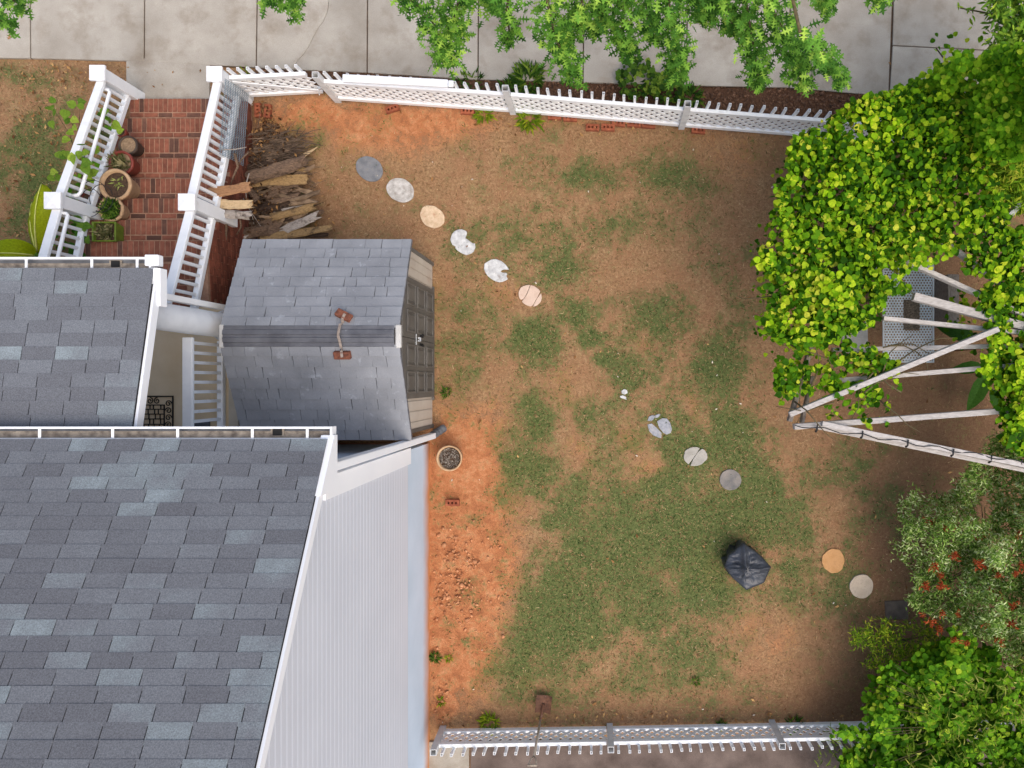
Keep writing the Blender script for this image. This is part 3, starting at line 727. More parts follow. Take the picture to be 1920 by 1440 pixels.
# ------------------------------------------------------------------ brick steps
steps = thing("brick_steps", at(315, 190, 0), "red brick steps between white railings climbing to the porch", "steps")
sxl, sxr = -6.72, -5.10
edges = [4.016, 3.68, 3.345, 3.026, 2.708, 2.406, 2.09, 1.785, 1.47]
bl, bh, bw = .190, .057, .064
rk_rng = random.Random(5)
full = MB().box((-bh/2, -bl/2, -.03), (bh/2, bl/2, 0)).mesh("brick"); bevel_mesh(full, .003)
flat = MB().box((-bl/2, -.028, -.03), (bl/2, .028, 0)).mesh("brick"); bevel_mesh(flat, .003)
full_d = full.copy(); flat_d = flat.copy()
full.materials.append(M['brick']); flat.materials.append(M['brick']); full_d.materials.append(M['brick_dark']); flat_d.materials.append(M['brick_dark'])
for k in range(9):
    ztop = .15 * (k + 1); y0 = edges[k]; y1 = edges[k + 1] if k < 8 else .94
    core = MB().box((sxl, y1 - .12 if k < 8 else y1, max(0, ztop - .4) - .05), (sxr, y0 - .004, ztop - .006))
    so = core.build("step", M['mortar'], steps)
    # nosing course of bricks on edge
    n = int((sxr - sxl) / (bh + .0105)); pitch = (sxr - sxl) / n
    for i in range(n):
        x = sxl + (i + .5) * pitch
        if x < -6.85: continue
        me = full_d if rk_rng.random() < .13 else full
        link("brick", me, None, so, (x, y0 - bl/2, ztop + rk_rng.uniform(-.0015, .0015)), (0, 0, rk_rng.uniform(-.008, .008)))
    # running course behind it, and more rows on the landing
    rows = 1 if k < 8 else 5
    for r in range(rows):
        yy = y0 - bl - .042 - r * .066; m2 = int((sxr - sxl) / (bl + .01)); p2 = (sxr - sxl) / m2; off = (r + k) % 2 * p2 / 2
        for i in range(m2):
            x = sxl + (i + .5) * p2 + off
            if x > sxr - .06: continue
            me = flat_d if rk_rng.random() < (.30 if k < 8 else .12) else flat
            link("brick", me, None, so, (x, yy, ztop - .001 + rk_rng.uniform(-.0015, .0015)), (0, 0, rk_rng.uniform(-.006, .006)))
# brick cheek wall under the right railing
cw = MB(); cr = random.Random(8)
cx = -4.905
for r in range(20):
    z = .02 + r * .067
    y = .95 + (r % 2) * .1
    while y < 4.0:
        top_ok = z < .15 * max(0, min(9, (4.016 - y) / .318 + 1)) - .06
        xx = -5.07 + (4.08 - y) * .045
        if top_ok: cw.box((xx - .1, y, z), (xx + cr.uniform(-.003, .003), y + .19, z + .057))
        y += .2
cwo = cw.build("cheek_bricks", M['brick_isl'], steps); cwo["kind"] = "stuff"
cheek = MB()
poly = [(.94, -.1), (.94, 1.33)] + [(1.47, 1.33), (1.785, 1.18), (2.09, 1.03), (2.406, .88), (2.708, .73), (3.026, .58), (3.345, .43), (3.68, .28), (4.0, .13), (4.0, -.1)]
n = len(poly)
for (x0, x1) in ((sxr + .001, cx - .006),):
    vs = [(x0, a, c) for a, c in poly] + [(-5.078 + (4.08 - a) * .045, a, c) for a, c in poly]
    cheek.add(vs, [tuple(range(n)), tuple(range(2 * n - 1, n - 1, -1))] + [(i, n + i, n + (i + 1) % n, (i + 1) % n) for i in range(n)])
cheek.build("cheek_core", M['mortar'], steps)

# ------------------------------------------------------------------ railings
def rail_run(root, a, b, zt0, zt1, zb0, zb1, n, handrail=None, wtop=.105):
    """a, b: xy of the run's ends; top and bottom rail heights at the ends"""
    A0 = Vector((a[0], a[1], zt0)); A1 = Vector((b[0], b[1], zt1)); B0 = Vector((a[0], a[1], zb0)); B1 = Vector((b[0], b[1], zb1))
    MB().beam(A0, A1, wtop, .05).beam(A0 - Vector((0,0,.04)), A1 - Vector((0,0,.04)), wtop * .45, .035).build("top_rail", M['white'], root, bevel=.01, seg=2)
    MB().beam(B0, B1, .075, .07).build("bottom_rail", M['white'], root, bevel=.006)
    for i in range(n):
        t = (i + .5) / n
        p0 = B0.lerp(B1, t); p1 = A0.lerp(A1, t)
        MB().beam(p0 + Vector((0,0,.03)), p1 - Vector((0,0,.05)), .036, .036, up=(0,1,0)).build("baluster", M['white'], root)
def newel(root, c, z0, ztop, wd=.155, cap=.20):
    po = MB().box((c[0]-wd/2, c[1]-wd/2, z0), (c[0]+wd/2, c[1]+wd/2, ztop - .05)).build("newel_post", M['white'], root, bevel=.004)
    cb = MB().box((c[0]-cap/2, c[1]-cap/2, ztop-.05), (c[0]+cap/2, c[1]+cap/2, ztop-.015))
    h = cap/2 * .97
    cb.add([(c[0]-h,c[1]-h,ztop-.0145),(c[0]+h,c[1]-h,ztop-.0145),(c[0]+h,c[1]+h,ztop-.0145),(c[0]-h,c[1]+h,ztop-.0145),(c[0],c[1],ztop+.012)], [(0,1,4),(1,2,4),(2,3,4),(3,0,4)])
    cb.build("cap", M['white'], po)
for side, (c1, c2, xe) in enumerate((((180, 135), (96, 375), -6.52), ((400, 137), (348, 378), -4.97))):
    n1 = at(*c1, .88); n2 = at(*c2, 1.76)
    lab = ("white railing with grabrail on the left side of the brick steps, beside potted plants", "white railing on the right side of the brick steps, beside the firewood")[side]
    rr = thing("stair_railing", (n1.x, n1.y, 0), lab, "railing", "railings of the brick steps")
    newel(rr, n1, -.02, .88); newel(rr, n2, .70, 1.76)
    d = Vector((n2.x - n1.x, n2.y - n1.y)).normalized() * .08
    rail_run(rr, (n1.x + d.x, n1.y + d.y), (n2.x - d.x, n2.y - d.y), .78, 1.62, .27, 1.10, 15)
    e3 = (xe, .88)
    rail_run(rr, (n2.x + d.x, n2.y + d.y), e3, 1.66, 2.15, 1.20, 1.60, 10)
    if side == 0:
        for (p, q, za, zb, u, v) in ((n1, n2, .70, 1.50, .1, .93), (n2, Vector((xe, .88, 0)), 1.60, 2.06, .1, 1.)):
            P0 = Vector((p.x + (q.x - p.x) * u, p.y + (q.y - p.y) * u, za + (zb - za) * u)); P1 = Vector((p.x + (q.x - p.x) * v, p.y + (q.y - p.y) * v, za + (zb - za) * v))
            o_ = Vector((.115, 0, 0))
            MB().tube([P0 + Vector((.02, 0, 0)), P0 + o_ * .8 + (P1 - P0) * .005, P0 + o_ + (P1 - P0) * .03, P1 + o_ - (P1 - P0) * .03, P1 + o_ * .8 - (P1 - P0) * .005, P1 + Vector((.02, 0, 0))], .022, 10).build("grab_rail", M['white'], rr, smooth=True)
pr_ = thing("porch_railing", (-4.72, .5, FZ), "short white railing along the edge of the tan porch floor, beside the shed", "railing")
rail_run(pr_, (-4.72, .50), (-4.72, -.86), 2.15, 2.15, 1.45, 1.45, 12, wtop=.115)

# ------------------------------------------------------------------ doormat
mt = thing("doormat", at(293, 770, FZ), "black rubber scroll-pattern doormat on the tan porch floor", "doormat")
mx1 = at(326, 0, FZ).x; mx0 = mx1 - .62; my1 = at(0, 742, FZ).y; my0 = my1 - .95
z0, z1 = FZ + .002, FZ + .014
fr = MB()
for (a, b_, c, d) in ((mx0, my1 - .016, mx1, my1), (mx0, my0, mx1, my0 + .016), (mx0, my0 + .0165, mx0 + .016, my1 - .0165), (mx1 - .016, my0 + .0165, mx1, my1 - .0165)):
    fr.box((a, b_, z0), (c, d, z1))
i0x, i1x, i0y, i1y = mx0 + .11, mx1 - .11, my0 + .11, my1 - .11
for (a, b_, c, d) in ((i0x, i1y - .012, i1x, i1y), (i0x, i0y, i1x, i0y + .012), (i0x, i0y + .0125, i0x + .012, i1y - .0125), (i1x - .012, i0y + .0125, i1x, i1y - .0125)):
    fr.box((a, b_, z0), (c, d, z1))
fr.build("frame", M['mat_rubber'], mt)
gb = MB(); rg = random.Random(2)
ny = 12
for j in range(1, ny):
    y = i0y + (i1y - i0y) * j / ny + rg.uniform(-.01, .01)
    gb.box((i0x + .0125, y - .006, z0), (i1x - .0125, y + .006, z1 - .001))
for j in range(ny):
    ya = i0y + (i1y - i0y) * j / ny; yb = i0y + (i1y - i0y) * (j + 1) / ny
    for q in range(1, 6):
        x = i0x + (i1x - i0x) * (q + rg.uniform(-.3, .3)) / 6
        gb.box((x - .005, ya + .004, z0 + .001), (x + .005, yb - .004, z1 - .002))
gb.build("grid", M['mat_rubber'], mt)
sw = MB()
def scroll(cx_, cy_, r, ph, s):
    pts = []
    for i in range(15):
        t = i / 14; a = ph + s * t * 8.5; rr_ = r * (1 - .8 * t)
        pts.append((cx_ + rr_ * math.cos(a), cy_ + rr_ * math.sin(a), z0 + .006))
    sw.tube(pts, .0065, 5, squash=.8)
y = my0 + .06; k = 0
while y < my1 - .03:
    scroll(mx1 - .063, y, .042, 0 if k % 2 else 3.1, 1 if k % 2 else -1); scroll(mx0 + .063, y, .042, 3.1 if k % 2 else 0, -1 if k % 2 else 1); y += .088; k += 1
x = mx0 + .15; k = 0
while x < mx1 - .12:
    scroll(x, my1 - .063, .042, 1.5, 1 if k % 2 else -1); scroll(x, my0 + .063, .042, -1.5, -1 if k % 2 else 1); x += .088; k += 1
sw.build("scrollwork", M['mat_rubber'], mt)
dl = at(378, 795, FZ)
MB().cbox((dl.x - .02, dl.y - .12, FZ + .012), .26, .34, .018).build("dark_tray", M['dark_pipe'], None)
tag(bpy.data.objects["dark_tray"], "flat dark grey tray on the porch floor behind the railing, at the lower gutter", "tray")

# ------------------------------------------------------------------ storage shed
SX0, SX1 = -4.40, -2.335; SYN, SYS, SYR = 1.735, -.715, .52; SEZ, SRZ = 1.55, 2.08
shed = thing("storage_shed", (-3.4, .5, 0), "grey-roofed resin storage shed with taupe double doors beside the house", "shed")
wx0, wx1, wyn, wys = -4.30, -2.455, 1.70, -.655
zpk = SRZ - .06; zev = SEZ - .03
fw = MB()
def gable(xf, d):
    pts = [(wyn, 0), (wys, 0), (wys, zev), (SYR, zpk), (wyn, zev)]
    n = 5; vs = [(xf, a, c) for a, c in pts] + [(xf - d, a, c) for a, c in pts]
    fw.add(vs, [tuple(range(n))[::-1], tuple(range(n, 2 * n))] + [(i, (i + 1) % n, n + (i + 1) % n, n + i) for i in range(n)])
gable(wx1, .04); gable(wx0 + .04, .04)
fw.box((wx0 + .0405, wyn - .04, 0), (wx1 - .0405, wyn, zev)).box((wx0 + .0405, wys, 0), (wx1 - .0405, wys + .04, zev))
wallo = fw.build("wall", M['shed_wall'], shed)
for ya, yb in ((1.33, 1.695), (-.65, -.24)):
    for i in range(3):
        y = ya + (yb - ya) * (i + .5) / 3
        MB().box((wx1 + .001, y - .05, .06), (wx1 + .010, y + .05, zev - .12)).build("wall_plank", M['shed_wall'], wallo)
for ya, yb in ((wys - .01, wys + .04), (wyn - .04, wyn + .01)):
    MB().box((wx1 + .001, ya, 0), (wx1 + .022, yb, zev - .05)).build("corner_trim", M['shed_door'], shed)
DC = .545; DW = .765
for s in (1, -1):
    y0, y1 = (DC + .004, DC + DW) if s > 0 else (DC - DW, DC - .004)
    d = MB().box((wx1 + .002, y0, .05), (wx1 + .032, y1, 1.62)).build("door", M['shed_door'], shed, bevel=.004)
    for (za, zb) in ((.14, .50), (.60, .98), (1.08, 1.46)):
        for (ya, yb) in ((y0 + .07, (y0 + y1) / 2 - .03), ((y0 + y1) / 2 + .03, y1 - .07)):
            p = MB(); x = wx1 + .0325
            for (a, b_, c, e) in ((ya, yb, za, za + .025), (ya, yb, zb - .025, zb), (ya, ya + .025, za + .026, zb - .026), (yb - .025, yb, za + .026, zb - .026)):
                p.box((x, a, c), (x + .016, b_, e))
            p.box((x, ya + .06, za + .06), (x + .012, yb - .06, zb - .06))
            p.build("panel", M['shed_door'], d, bevel=.004)
    yh = DC + s * .07
    MB().box((wx1 + .0325, yh - .03, .66), (wx1 + .04, yh + .03, .84)).box((wx1 + .0405, yh - .012, .70), (wx1 + .062, yh + .012, .80)).build("handle", M['black_hole'], d, bevel=.003)
MB().box((wx1 + .033, DC - .07, 1.005), (wx1 + .040, DC + .07, 1.03)).tube([(wx1 + .055, DC - .02, 1.02), (wx1 + .085, DC - .02, 1.0), (wx1 + .085, DC + .02, 1.0), (wx1 + .055, DC + .02, 1.02)], .008, 8).cbox((wx1 + .07, DC, .97), .022, .04, .035).build("hasp", M['steel'], shed)
MB().box((wx1 + .002, DC - DW - .05, .0), (wx1 + .03, DC + DW + .05, .045)).build("threshold", M['shed_door'], shed)
# roof: two pitched panels covered in moulded tiles
rp_rng = random.Random(4)
for s in (1, -1):
    ye = SYN if s > 0 else SYS
    run = abs(ye - SYR) - .10; rise = SRZ - SEZ
    yr = SYR + s * .10
    pn = MB()
    a = [(SX0, ye, SEZ), (SX1, ye, SEZ), (SX1, yr, SRZ), (SX0, yr, SRZ)]
    vs = [(x, y, z - .012) for x, y, z in a] + [(x, y, z - .045) for x, y, z in a]
    fs = [(0, 1, 2, 3), (7, 6, 5, 4), (0, 4, 5, 1), (1, 5, 6, 2), (2, 6, 7, 3), (3, 7, 4, 0)]
    if s < 0: fs = [f[::-1] for f in fs]
    pn.add(vs, fs)
    panel = pn.build("roof_panel", M['shed_ridge'], shed)
    rows = 9; th = math.atan2(rise, run); L = math.hypot(run, rise); ex = L / rows
    for r in range(rows):
        x = SX0; t0 = r * ex; t1 = t0 + ex
        first = True
        while x < SX1 - .01:
            wd = rp_rng.choice([.14, .17, .2, .24, .28]) if not first else rp_rng.uniform(.08, .25); first = False
            if SX1 - x - wd < .09: wd = SX1 - x
            lean = rp_rng.uniform(-.012, .012)
            g2 = .0018
            def P(xx, t, h):
                f = t / L
                yy = ye + (yr - ye) * f; zz = SEZ + rise * f
                return (xx, yy + s * math.sin(th) * h, zz + math.cos(th) * h)
            hb = rp_rng.uniform(.008, .013)
            v = [P(x + g2, t0 + .002, -.011), P(x + wd - g2, t0 + .002, -.011), P(x + wd - g2 + lean, t1 - .001, -.011), P(x + g2 + lean * .6, t1 - .001, -.011),
                 P(x + g2, t0 + .002, hb), P(x + wd - g2, t0 + .002, hb), P(x + wd - g2 + lean, t1 - .001, -.002), P(x + g2 + lean * .6, t1 - .001, -.002)]
            v = [(min(max(q[0], SX0), SX1), q[1], q[2]) for q in v]
            f = [(3,2,1,0),(4,5,6,7),(0,1,5,4),(1,2,6,5),(2,3,7,6),(3,0,4,7)]
            if s < 0: f = [q[::-1] for q in f]
            MB().add(v, f).build("roof_tile", M['shed_roof'], panel)
            x += wd
# ridge: ribbed cap with light end caps
rc = MB()
rx0, rx1 = SX0 + .04, SX1 - .06
prof = [(-.13, SRZ - .035), (-.12, SRZ + .0), (-.075, SRZ + .002), (-.07, SRZ + .018), (-.02, SRZ + .026), (-.012, SRZ + .014), (.012, SRZ + .014), (.02, SRZ + .026), (.07, SRZ + .018), (.075, SRZ + .002), (.12, SRZ + .0), (.13, SRZ - .035)]
n = len(prof)
rc.add([(rx0, SYR + a, c) for a, c in prof] + [(rx1, SYR + a, c) for a, c in prof], [(i, n + i, n + i + 1, i + 1) for i in range(n - 1)] + [tuple(range(n)), tuple(range(2 * n - 1, n - 1, -1))])
rc.build("ridge_cap", M['shed_ridge'], shed)
for (a, b_) in ((SX0 - .012, rx0 + .004), (rx1 + .01, SX1 + .015)):
    MB().box((a, SYR - .135, SRZ - .06), (b_, SYR + .135, SRZ + .006)).build("ridge_end", M['shed_cap'], shed, bevel=.012)
# ------------------------------------------------------------------ fences
def lattice_panel(root, a, b, z0, z1, side, pitch=.14, wd=.049):
    """two crossed layers of diagonal strips between rails"""
    A = Vector((a[0], a[1], 0)); B = Vector((b[0], b[1], 0)); L = (B - A).length; d = (B - A) / L; nrm = Vector((-d.y, d.x, 0)) * side
    h = z1 - z0; m = MB()
    for layer, sg in ((0, 1), (1, -1)):
        off = -.004 + layer * .008
        s = -h
        while s < L + h:
            # strip centre line from (s, z0) to (s + sg*h, z1), clipped to the panel
            s0, s1 = (s, s + h) if sg > 0 else (s + h, s)
            t0, t1 = 0.0, 1.0
            for lo_hi in (0, L):
                pass
            f = lambda t: s0 + (s1 - s0) * t
            ts = [0.0, 1.0]
            if (f(0) < 0 and f(1) < 0) or (f(0) > L and f(1) > L): s += pitch; continue
            def clip(t):
                x = f(t)
                if x < 0: return (0 - s0) / (s1 - s0)
                if x > L: return (L - s0) / (s1 - s0)
                return t
            t0, t1 = clip(0.0), clip(1.0)
            if abs(t1 - t0) > .05:
                p0 = A + d * f(t0) + nrm * off + Vector((0, 0, z0 + h * t0)); p1 = A + d * f(t1) + nrm * off + Vector((0, 0, z0 + h * t1))
                m.beam(p0, p1, .007, wd, up=d.cross(Vector((0,0,1))).cross((p1 - p0).normalized()) if False else Vector((0,0,1)))
            s += pitch
    o = m.build("lattice", M['white_old'], root); o["kind"] = "stuff"
    return o

def fence(name, label, posts, htop, hrail, side, post_at=None, spacing=.142, picket_skip=(), group=None, gap=None, cat="fence"):
    """posts: list of ground points; rails, lattice and pickets run between them. side: which way the yard lies"""
    root = thing(name, (posts[0].x, posts[0].y, 0), label, cat, group)
    for i, p in enumerate(posts):
        if post_at is None or i in post_at:
            MB().beam((p.x, p.y, -.06), (p.x + random.uniform(-.02, .02), p.y, htop + .02), .085, .085, up=(0, 1, 0), hollow=.16).build("post", M['post'], root)
    for i in range(len(posts) - 1):
        a, b = posts[i], posts[i + 1]
        d = (b - a).normalized(); L = (b - a).length
        a2 = a + d * .046; b2 = b - d * .046
        nrm = Vector((-d.y, d.x, 0)) * side
        for z, hgt, wd in ((.065, .085, .05), (hrail, .075, .05)):
            MB().beam((a2.x, a2.y, z), (b2.x, b2.y, z), wd, hgt).build("rail", M['white_old'] if z < .2 else M['white'], root, bevel=.005)
        lattice_panel(root, a2 + nrm * .0, b2 + nrm * .0, .11, hrail - .04, side)
        n = int((L - .09) / spacing); pitch = (L - .09) / n
        for k in range(n):
            q = a2 + d * (k + .5) * pitch - nrm * .045
            MB().beam((q.x, q.y, hrail - .12), (q.x + random.uniform(-.014, .014), q.y + random.uniform(-.006, .006), htop - .01 + random.uniform(-.012, .012)), .040, .032, up=(d.x, d.y, 0), hollow=.28).build("picket", M['white'], root)
    return root

fp = [at(962, 209), at(1278, 236), at(1540, 257), at(1800, 278)]
p632 = at(633, 186)
upper = fence("picket_fence", "long white vinyl picket fence with lattice beside the upper sidewalk", [p632] + fp, .80, .60, -1)
# loose cap rail laid over the first picket tips
cr0, cr1 = at(643, 147, .86), at(840, 157, .86)
MB().beam(cr0, cr1, .10, .05).beam(cr1 + (cr1 - cr0).normalized() * .004, cr1 + (cr1 - cr0).normalized() * .075, .085, .04).build("cap_rail", M['white'], upper, bevel=.008)
# gate with a diagonal brace
ga, gb_ = at(474, 181), at(608, 174)
gate = thing("garden_gate", (ga.x, ga.y, 0), "white lattice garden gate with diagonal brace beside the brick steps", "gate")
gd = (gb_ - ga).normalized(); gn = Vector((-gd.y, gd.x, 0))
MB().beam((ga.x - .05, ga.y, -.05), (ga.x - .06, ga.y, .84), .095, .095, up=(0, 1, 0), hollow=.16).build("post", M['post'], gate)
for z, m_ in ((.075, 'white_old'), (.62, 'white')):
    MB().beam((ga.x, ga.y, z), (gb_.x, gb_.y, z), .05, .075).build("rail", M[m_], gate, bevel=.005)
lattice_panel(gate, ga, gb_, .11, .585, -1)
MB().beam((ga.x, ga.y - .03, .56), (gb_.x, gb_.y - .03, .14), .012, .06).build("brace", M['white'], gate)
for k in range(8):
    q = ga + gd * ((k + .45) * (gb_ - ga).length / 8) + gn * .045
    MB().beam((q.x, q.y, .5), (q.x, q.y, .79), .040, .032, up=(gd.x, gd.y, 0), hollow=.28).build("picket", M['white'], gate)
MB().tube([at(601, 166, .30), at(598, 172, .25), at(599, 178, .2)], .008, 6).cbox(at(600, 166, .33), .05, .02, .05).build("latch", M['steel'], gate)
lp_ = [at(830, 1368), at(1143, 1363), at(1448, 1357), at(1640, 1353), at(1900, 1350)]
lower = fence("picket_fence", "white vinyl picket fence with lattice along the bottom driveway, shovel leaning on it", lp_, .62, .43, 1, spacing=.138)

# ------------------------------------------------------------------ stepping stones
def stone_mat(name, c1, c2, sp, spk, ring=None, scale=9, rough=.85):
    return pmat(name, c1, c2, scale, rough, .35, 80, speck=spk, speck_scale=90, stain=(sp, 9, .55, .8))
SM = {
 'slate': stone_mat("slate_grey_stone", srgb(98, 100, 104), srgb(132, 133, 135), srgb(120, 112, 102), .25),
 'white': stone_mat("white_speckled_stone", srgb(152, 146, 138), srgb(200, 196, 190), srgb(128, 110, 96), .25, scale=16),
 'cream': stone_mat("cream_pink_stone", srgb(184, 156, 124), srgb(214, 190, 160), srgb(170, 116, 84), .22, scale=16),
 'chalk': stone_mat("chalk_white_stone", srgb(160, 160, 160), srgb(206, 206, 204), srgb(142, 132, 126), .2, scale=14),
 'rose': stone_mat("rose_beige_stone", srgb(188, 162, 144), srgb(206, 184, 166), srgb(172, 142, 124), .1),
 'grey': stone_mat("blue_grey_stone", srgb(126, 128, 134), srgb(160, 162, 168), srgb(176, 164, 150), .3, scale=22),
 'pale': stone_mat("pale_grey_stone", srgb(146, 142, 134), srgb(172, 168, 160), srgb(132, 122, 110), .2),
 'ringed': stone_mat("worn_grey_stone", srgb(96, 96, 96), srgb(138, 130, 122), srgb(84, 86, 90), .16, scale=5),
 'ochre': stone_mat("ochre_stone", srgb(176, 130, 82), srgb(198, 152, 104), srgb(146, 100, 62), .12),
 'beige': stone_mat("beige_stone", srgb(182, 164, 142), srgb(206, 190, 168), srgb(138, 112, 92), .16),
}
def disc_poly(px, py, rx, ry, rot, seed, n=36, jag=.02):
    rg = random.Random(seed); out = []
    ph = [rg.uniform(0, 6.28) for _ in range(4)]
    for i in range(n):
        a = 2 * math.pi * i / n
        r = 1 + 1.5 * jag * (math.sin(2 * a + ph[0]) + math.sin(3 * a + ph[1]) + .7 * math.sin(7 * a + ph[2]) + .5 * math.sin(11 * a + ph[3]))
        x, y = rx * r * math.cos(a), ry * r * math.sin(a)
        c, s = math.cos(R(rot)), math.sin(R(rot))
        out.append((px + x * c - y * s, py + x * s + y * c))
    return out
def stone_mesh(polys, top):
    b = MB()
    for poly in polys: b.prism([at(x, y) for x, y in poly], -.05, top + random.uniform(-.002, .002))
    me = b.mesh("stepping_stone"); bevel_mesh(me, .006, 2); return me
def stone(label, polys, matl, top=-.008):
    if len(polys) == 1:
        o = link("stepping_stone", stone_mesh(polys, top), SM[matl]); tag(o, label, "stepping stone", "round stepping stones across the yard")
    else:
        c = at(*polys[0][0]); o = thing("stepping_stone", (c.x, c.y, 0), label, "stepping stone", "round stepping stones across the yard")
        for q in polys: link("stone_piece", stone_mesh([q], top), SM[matl], o)
    return o
def split(poly, pts, gap=.5):
    """cut an outline by a polyline through it (given from one outside point to the other)"""
    a = pts[0]; b = pts[-1]
    sgn = lambda p: (b[0]-a[0])*(p[1]-a[1]) - (b[1]-a[1])*(p[0]-a[0])
    L = math.hypot(b[0]-a[0], b[1]-a[1]); nx, ny = -(b[1]-a[1])/L, (b[0]-a[0])/L
    res = []
    for s in (1, -1):
        n = len(poly); flags = [sgn(p) * s > 0 for p in poly]
        st = next(i for i in range(n) if flags[i] and not flags[i - 1])
        seq = []
        for k in range(n):
            i = (st + k) % n
            if flags[i]: seq.append(poly[i])
            else: break
        line = [(x + nx * gap * s, y + ny * gap * s) for x, y in pts]
        line = [p for p in line if in_poly(np.array([p[0]]), np.array([p[1]]), poly)[0]]
        if math.hypot(seq[-1][0]-line[0][0], seq[-1][1]-line[0][1]) > math.hypot(seq[-1][0]-line[-1][0], seq[-1][1]-line[-1][1]): line = line[::-1]
        res.append(seq + line)
    return res
stone("blue-grey round stepping stone, uppermost of the stone path", [disc_poly(692, 316, 27, 22, 35, 1, jag=.006)], 'slate')
stone("white speckled stepping stone, second from the top of the path", [disc_poly(750, 356, 27, 21.5, 25, 2, jag=.008)], 'white')
stone("cream and pink round stepping stone, third from the top of the path", [disc_poly(810, 406, 24, 20, 35, 3, jag=.012)], 'cream')
stone("chalk white broken stepping stone with a large bite out of its right side",
      [[(844,450),(846,440),(851,434),(858,430),(866,429.5),(874,433),(875.5,436),(874,441),(872,446),(877,449),(882,453),(886,456),(890,456),(891,463),(888,471),(883,475),(874,478),(866,475),(858,470),(853,465),(854,462),(848,459)]], 'chalk')
stone("chalk white cracked stepping stone with a narrow notch in its right edge",
      [[(907,504),(908,494),(914,490),(921,486),(930,485.5),(940,489),(948,496),(953,503),(954,506),(948,505),(941,506),(938,509),(942,511),(949,511),(951,514),(949,517),(952,523),(947,526),(942,528),(936,529),(928,527),(921,523),(914,517),(910,511)]], 'chalk')
d6 = disc_poly(994, 554, 23, 19, 32, 6, jag=.008)
a6, b6 = split(d6, [(994, 535), (991, 543), (987, 552), (981, 561), (976, 567)], .4)
rgt = b6 if sum(p[0] for p in b6) / len(b6) > sum(p[0] for p in a6) / len(a6) else a6
lft = a6 if rgt is b6 else b6
c6, e6 = split(rgt, [(1014, 548), (1008, 557), (1003, 566), (1000, 572)], .4)
stone("rose beige stepping stone cracked into three, nearest the shed doors", [lft, c6, e6], 'rose')
stone("tiny chalky stone fragment in the lawn between the two stretches of path",
      [[(1165,733),(1171,729),(1176,732),(1177,737),(1171,740),(1166,738)], [(1162,743),(1168,741),(1174,744),(1175,750),(1170,748),(1164,746)]], 'chalk', -.016)
stone("blue-grey broken stepping stone with grass growing between its pieces",
      [[(1214,789),(1217,781),(1224,778),(1229,780),(1226,786),(1221,790)], [(1214,796),(1222,794),(1229,800),(1237,808),(1241,812),(1240,822),(1233,820),(1224,816),(1217,808)], [(1232,790),(1242,784),(1251,785),(1257,793),(1260,805),(1258,812),(1250,815),(1244,812),(1236,802)], [(1228,779),(1235,776),(1239,777),(1234,783),(1229,784)]], 'grey', -.012)
d9 = disc_poly(1304, 856, 22, 18, 5, 9, jag=.02)
stone("pale grey stepping stone split by one diagonal crack", split(d9, [(1316, 838), (1308, 848), (1300, 860), (1292, 874)], .35), 'pale')
stone("dark grey worn stepping stone with a lighter rim, just above the covered grill", [disc_poly(1370, 900, 20.5, 19.5, 30, 10, jag=.006)], 'ringed')
stone("ochre orange stepping stone beside the covered grill", [disc_poly(1563, 1052, 21, 23, -20, 11, jag=.018)], 'ochre')
stone("beige stepping stone with brown flecks, lowest of the path near the silvery shrub", [disc_poly(1616, 1100, 22, 22.5, 0, 12, jag=.01)], 'beige')
tag(MB().prism([at(1660, 1128), at(1702, 1126), at(1704, 1162), at(1662, 1162)], -.05, -.006).build("paving_stone", pmat('dark_paver', srgb(84, 74, 66), srgb(108, 96, 86), 8, .9, .4, 60, speck=.2), bevel=.006), "dark square paving stone half under the silvery shrub", "paving stone")
tag(MB().prism([at(1577, 590), at(1626, 588), at(1628, 660), at(1580, 662)], -.05, .01).build("paving_stone", SM['pale'], bevel=.006), "grey rectangular paving stone on the ground under the vine arbor", "paving stone")

# ------------------------------------------------------------------ loose bricks (cored)
def cored_brick(L=.195, W=.092, H=.057):
    """brick with three square core holes through the top"""
    b = MB(); xs = [-L/2, -L*.34, -L*.20, -L*.07, L*.07, L*.20, L*.34, L/2]; ys = [-W/2, -W*.18, W*.18, W/2]
    grid = {}
    vs = []; fs = []
    for zz in (H, 0):
        for j, y in enumerate(ys):
            for i, x in enumerate(xs): grid[(i, j, zz)] = len(vs); vs.append((x, y, zz))
    holes = {(1, 1), (3, 1), (5, 1)}
    for i in range(7):
        for j in range(3):
            q = [grid[(i, j, H)], grid[(i+1, j, H)], grid[(i+1, j+1, H)], grid[(i, j+1, H)]]
            if (i, j) in holes:
                ql = [grid[(i, j, 0)], grid[(i+1, j, 0)], grid[(i+1, j+1, 0)], grid[(i, j+1, 0)]]
                for k in range(4): fs.append((q[k], ql[k], ql[(k+1) % 4], q[(k+1) % 4]))
                n = len(vs); vs += [(vs[t][0], vs[t][1], .004) for t in ql]; fs.append((n, n+1, n+2, n+3))
            else: fs.append(tuple(q))
    for i in range(7):
        fs.append((grid[(i,0,0)], grid[(i+1,0,0)], grid[(i+1,0,H)], grid[(i,0,H)])); fs.append((grid[(i+1,3,0)], grid[(i,3,0)], grid[(i,3,H)], grid[(i+1,3,H)]))
    for j in range(3):
        fs.append((grid[(0,j+1,0)], grid[(0,j,0)], grid[(0,j,H)], grid[(0,j+1,H)])); fs.append((grid[(7,j,0)], grid[(7,j+1,0)], grid[(7,j+1,H)], grid[(7,j,H)]))
    return b.add(vs, fs).mesh("loose_brick")
CB = cored_brick(); CB.materials.append(M['loose_brick'])
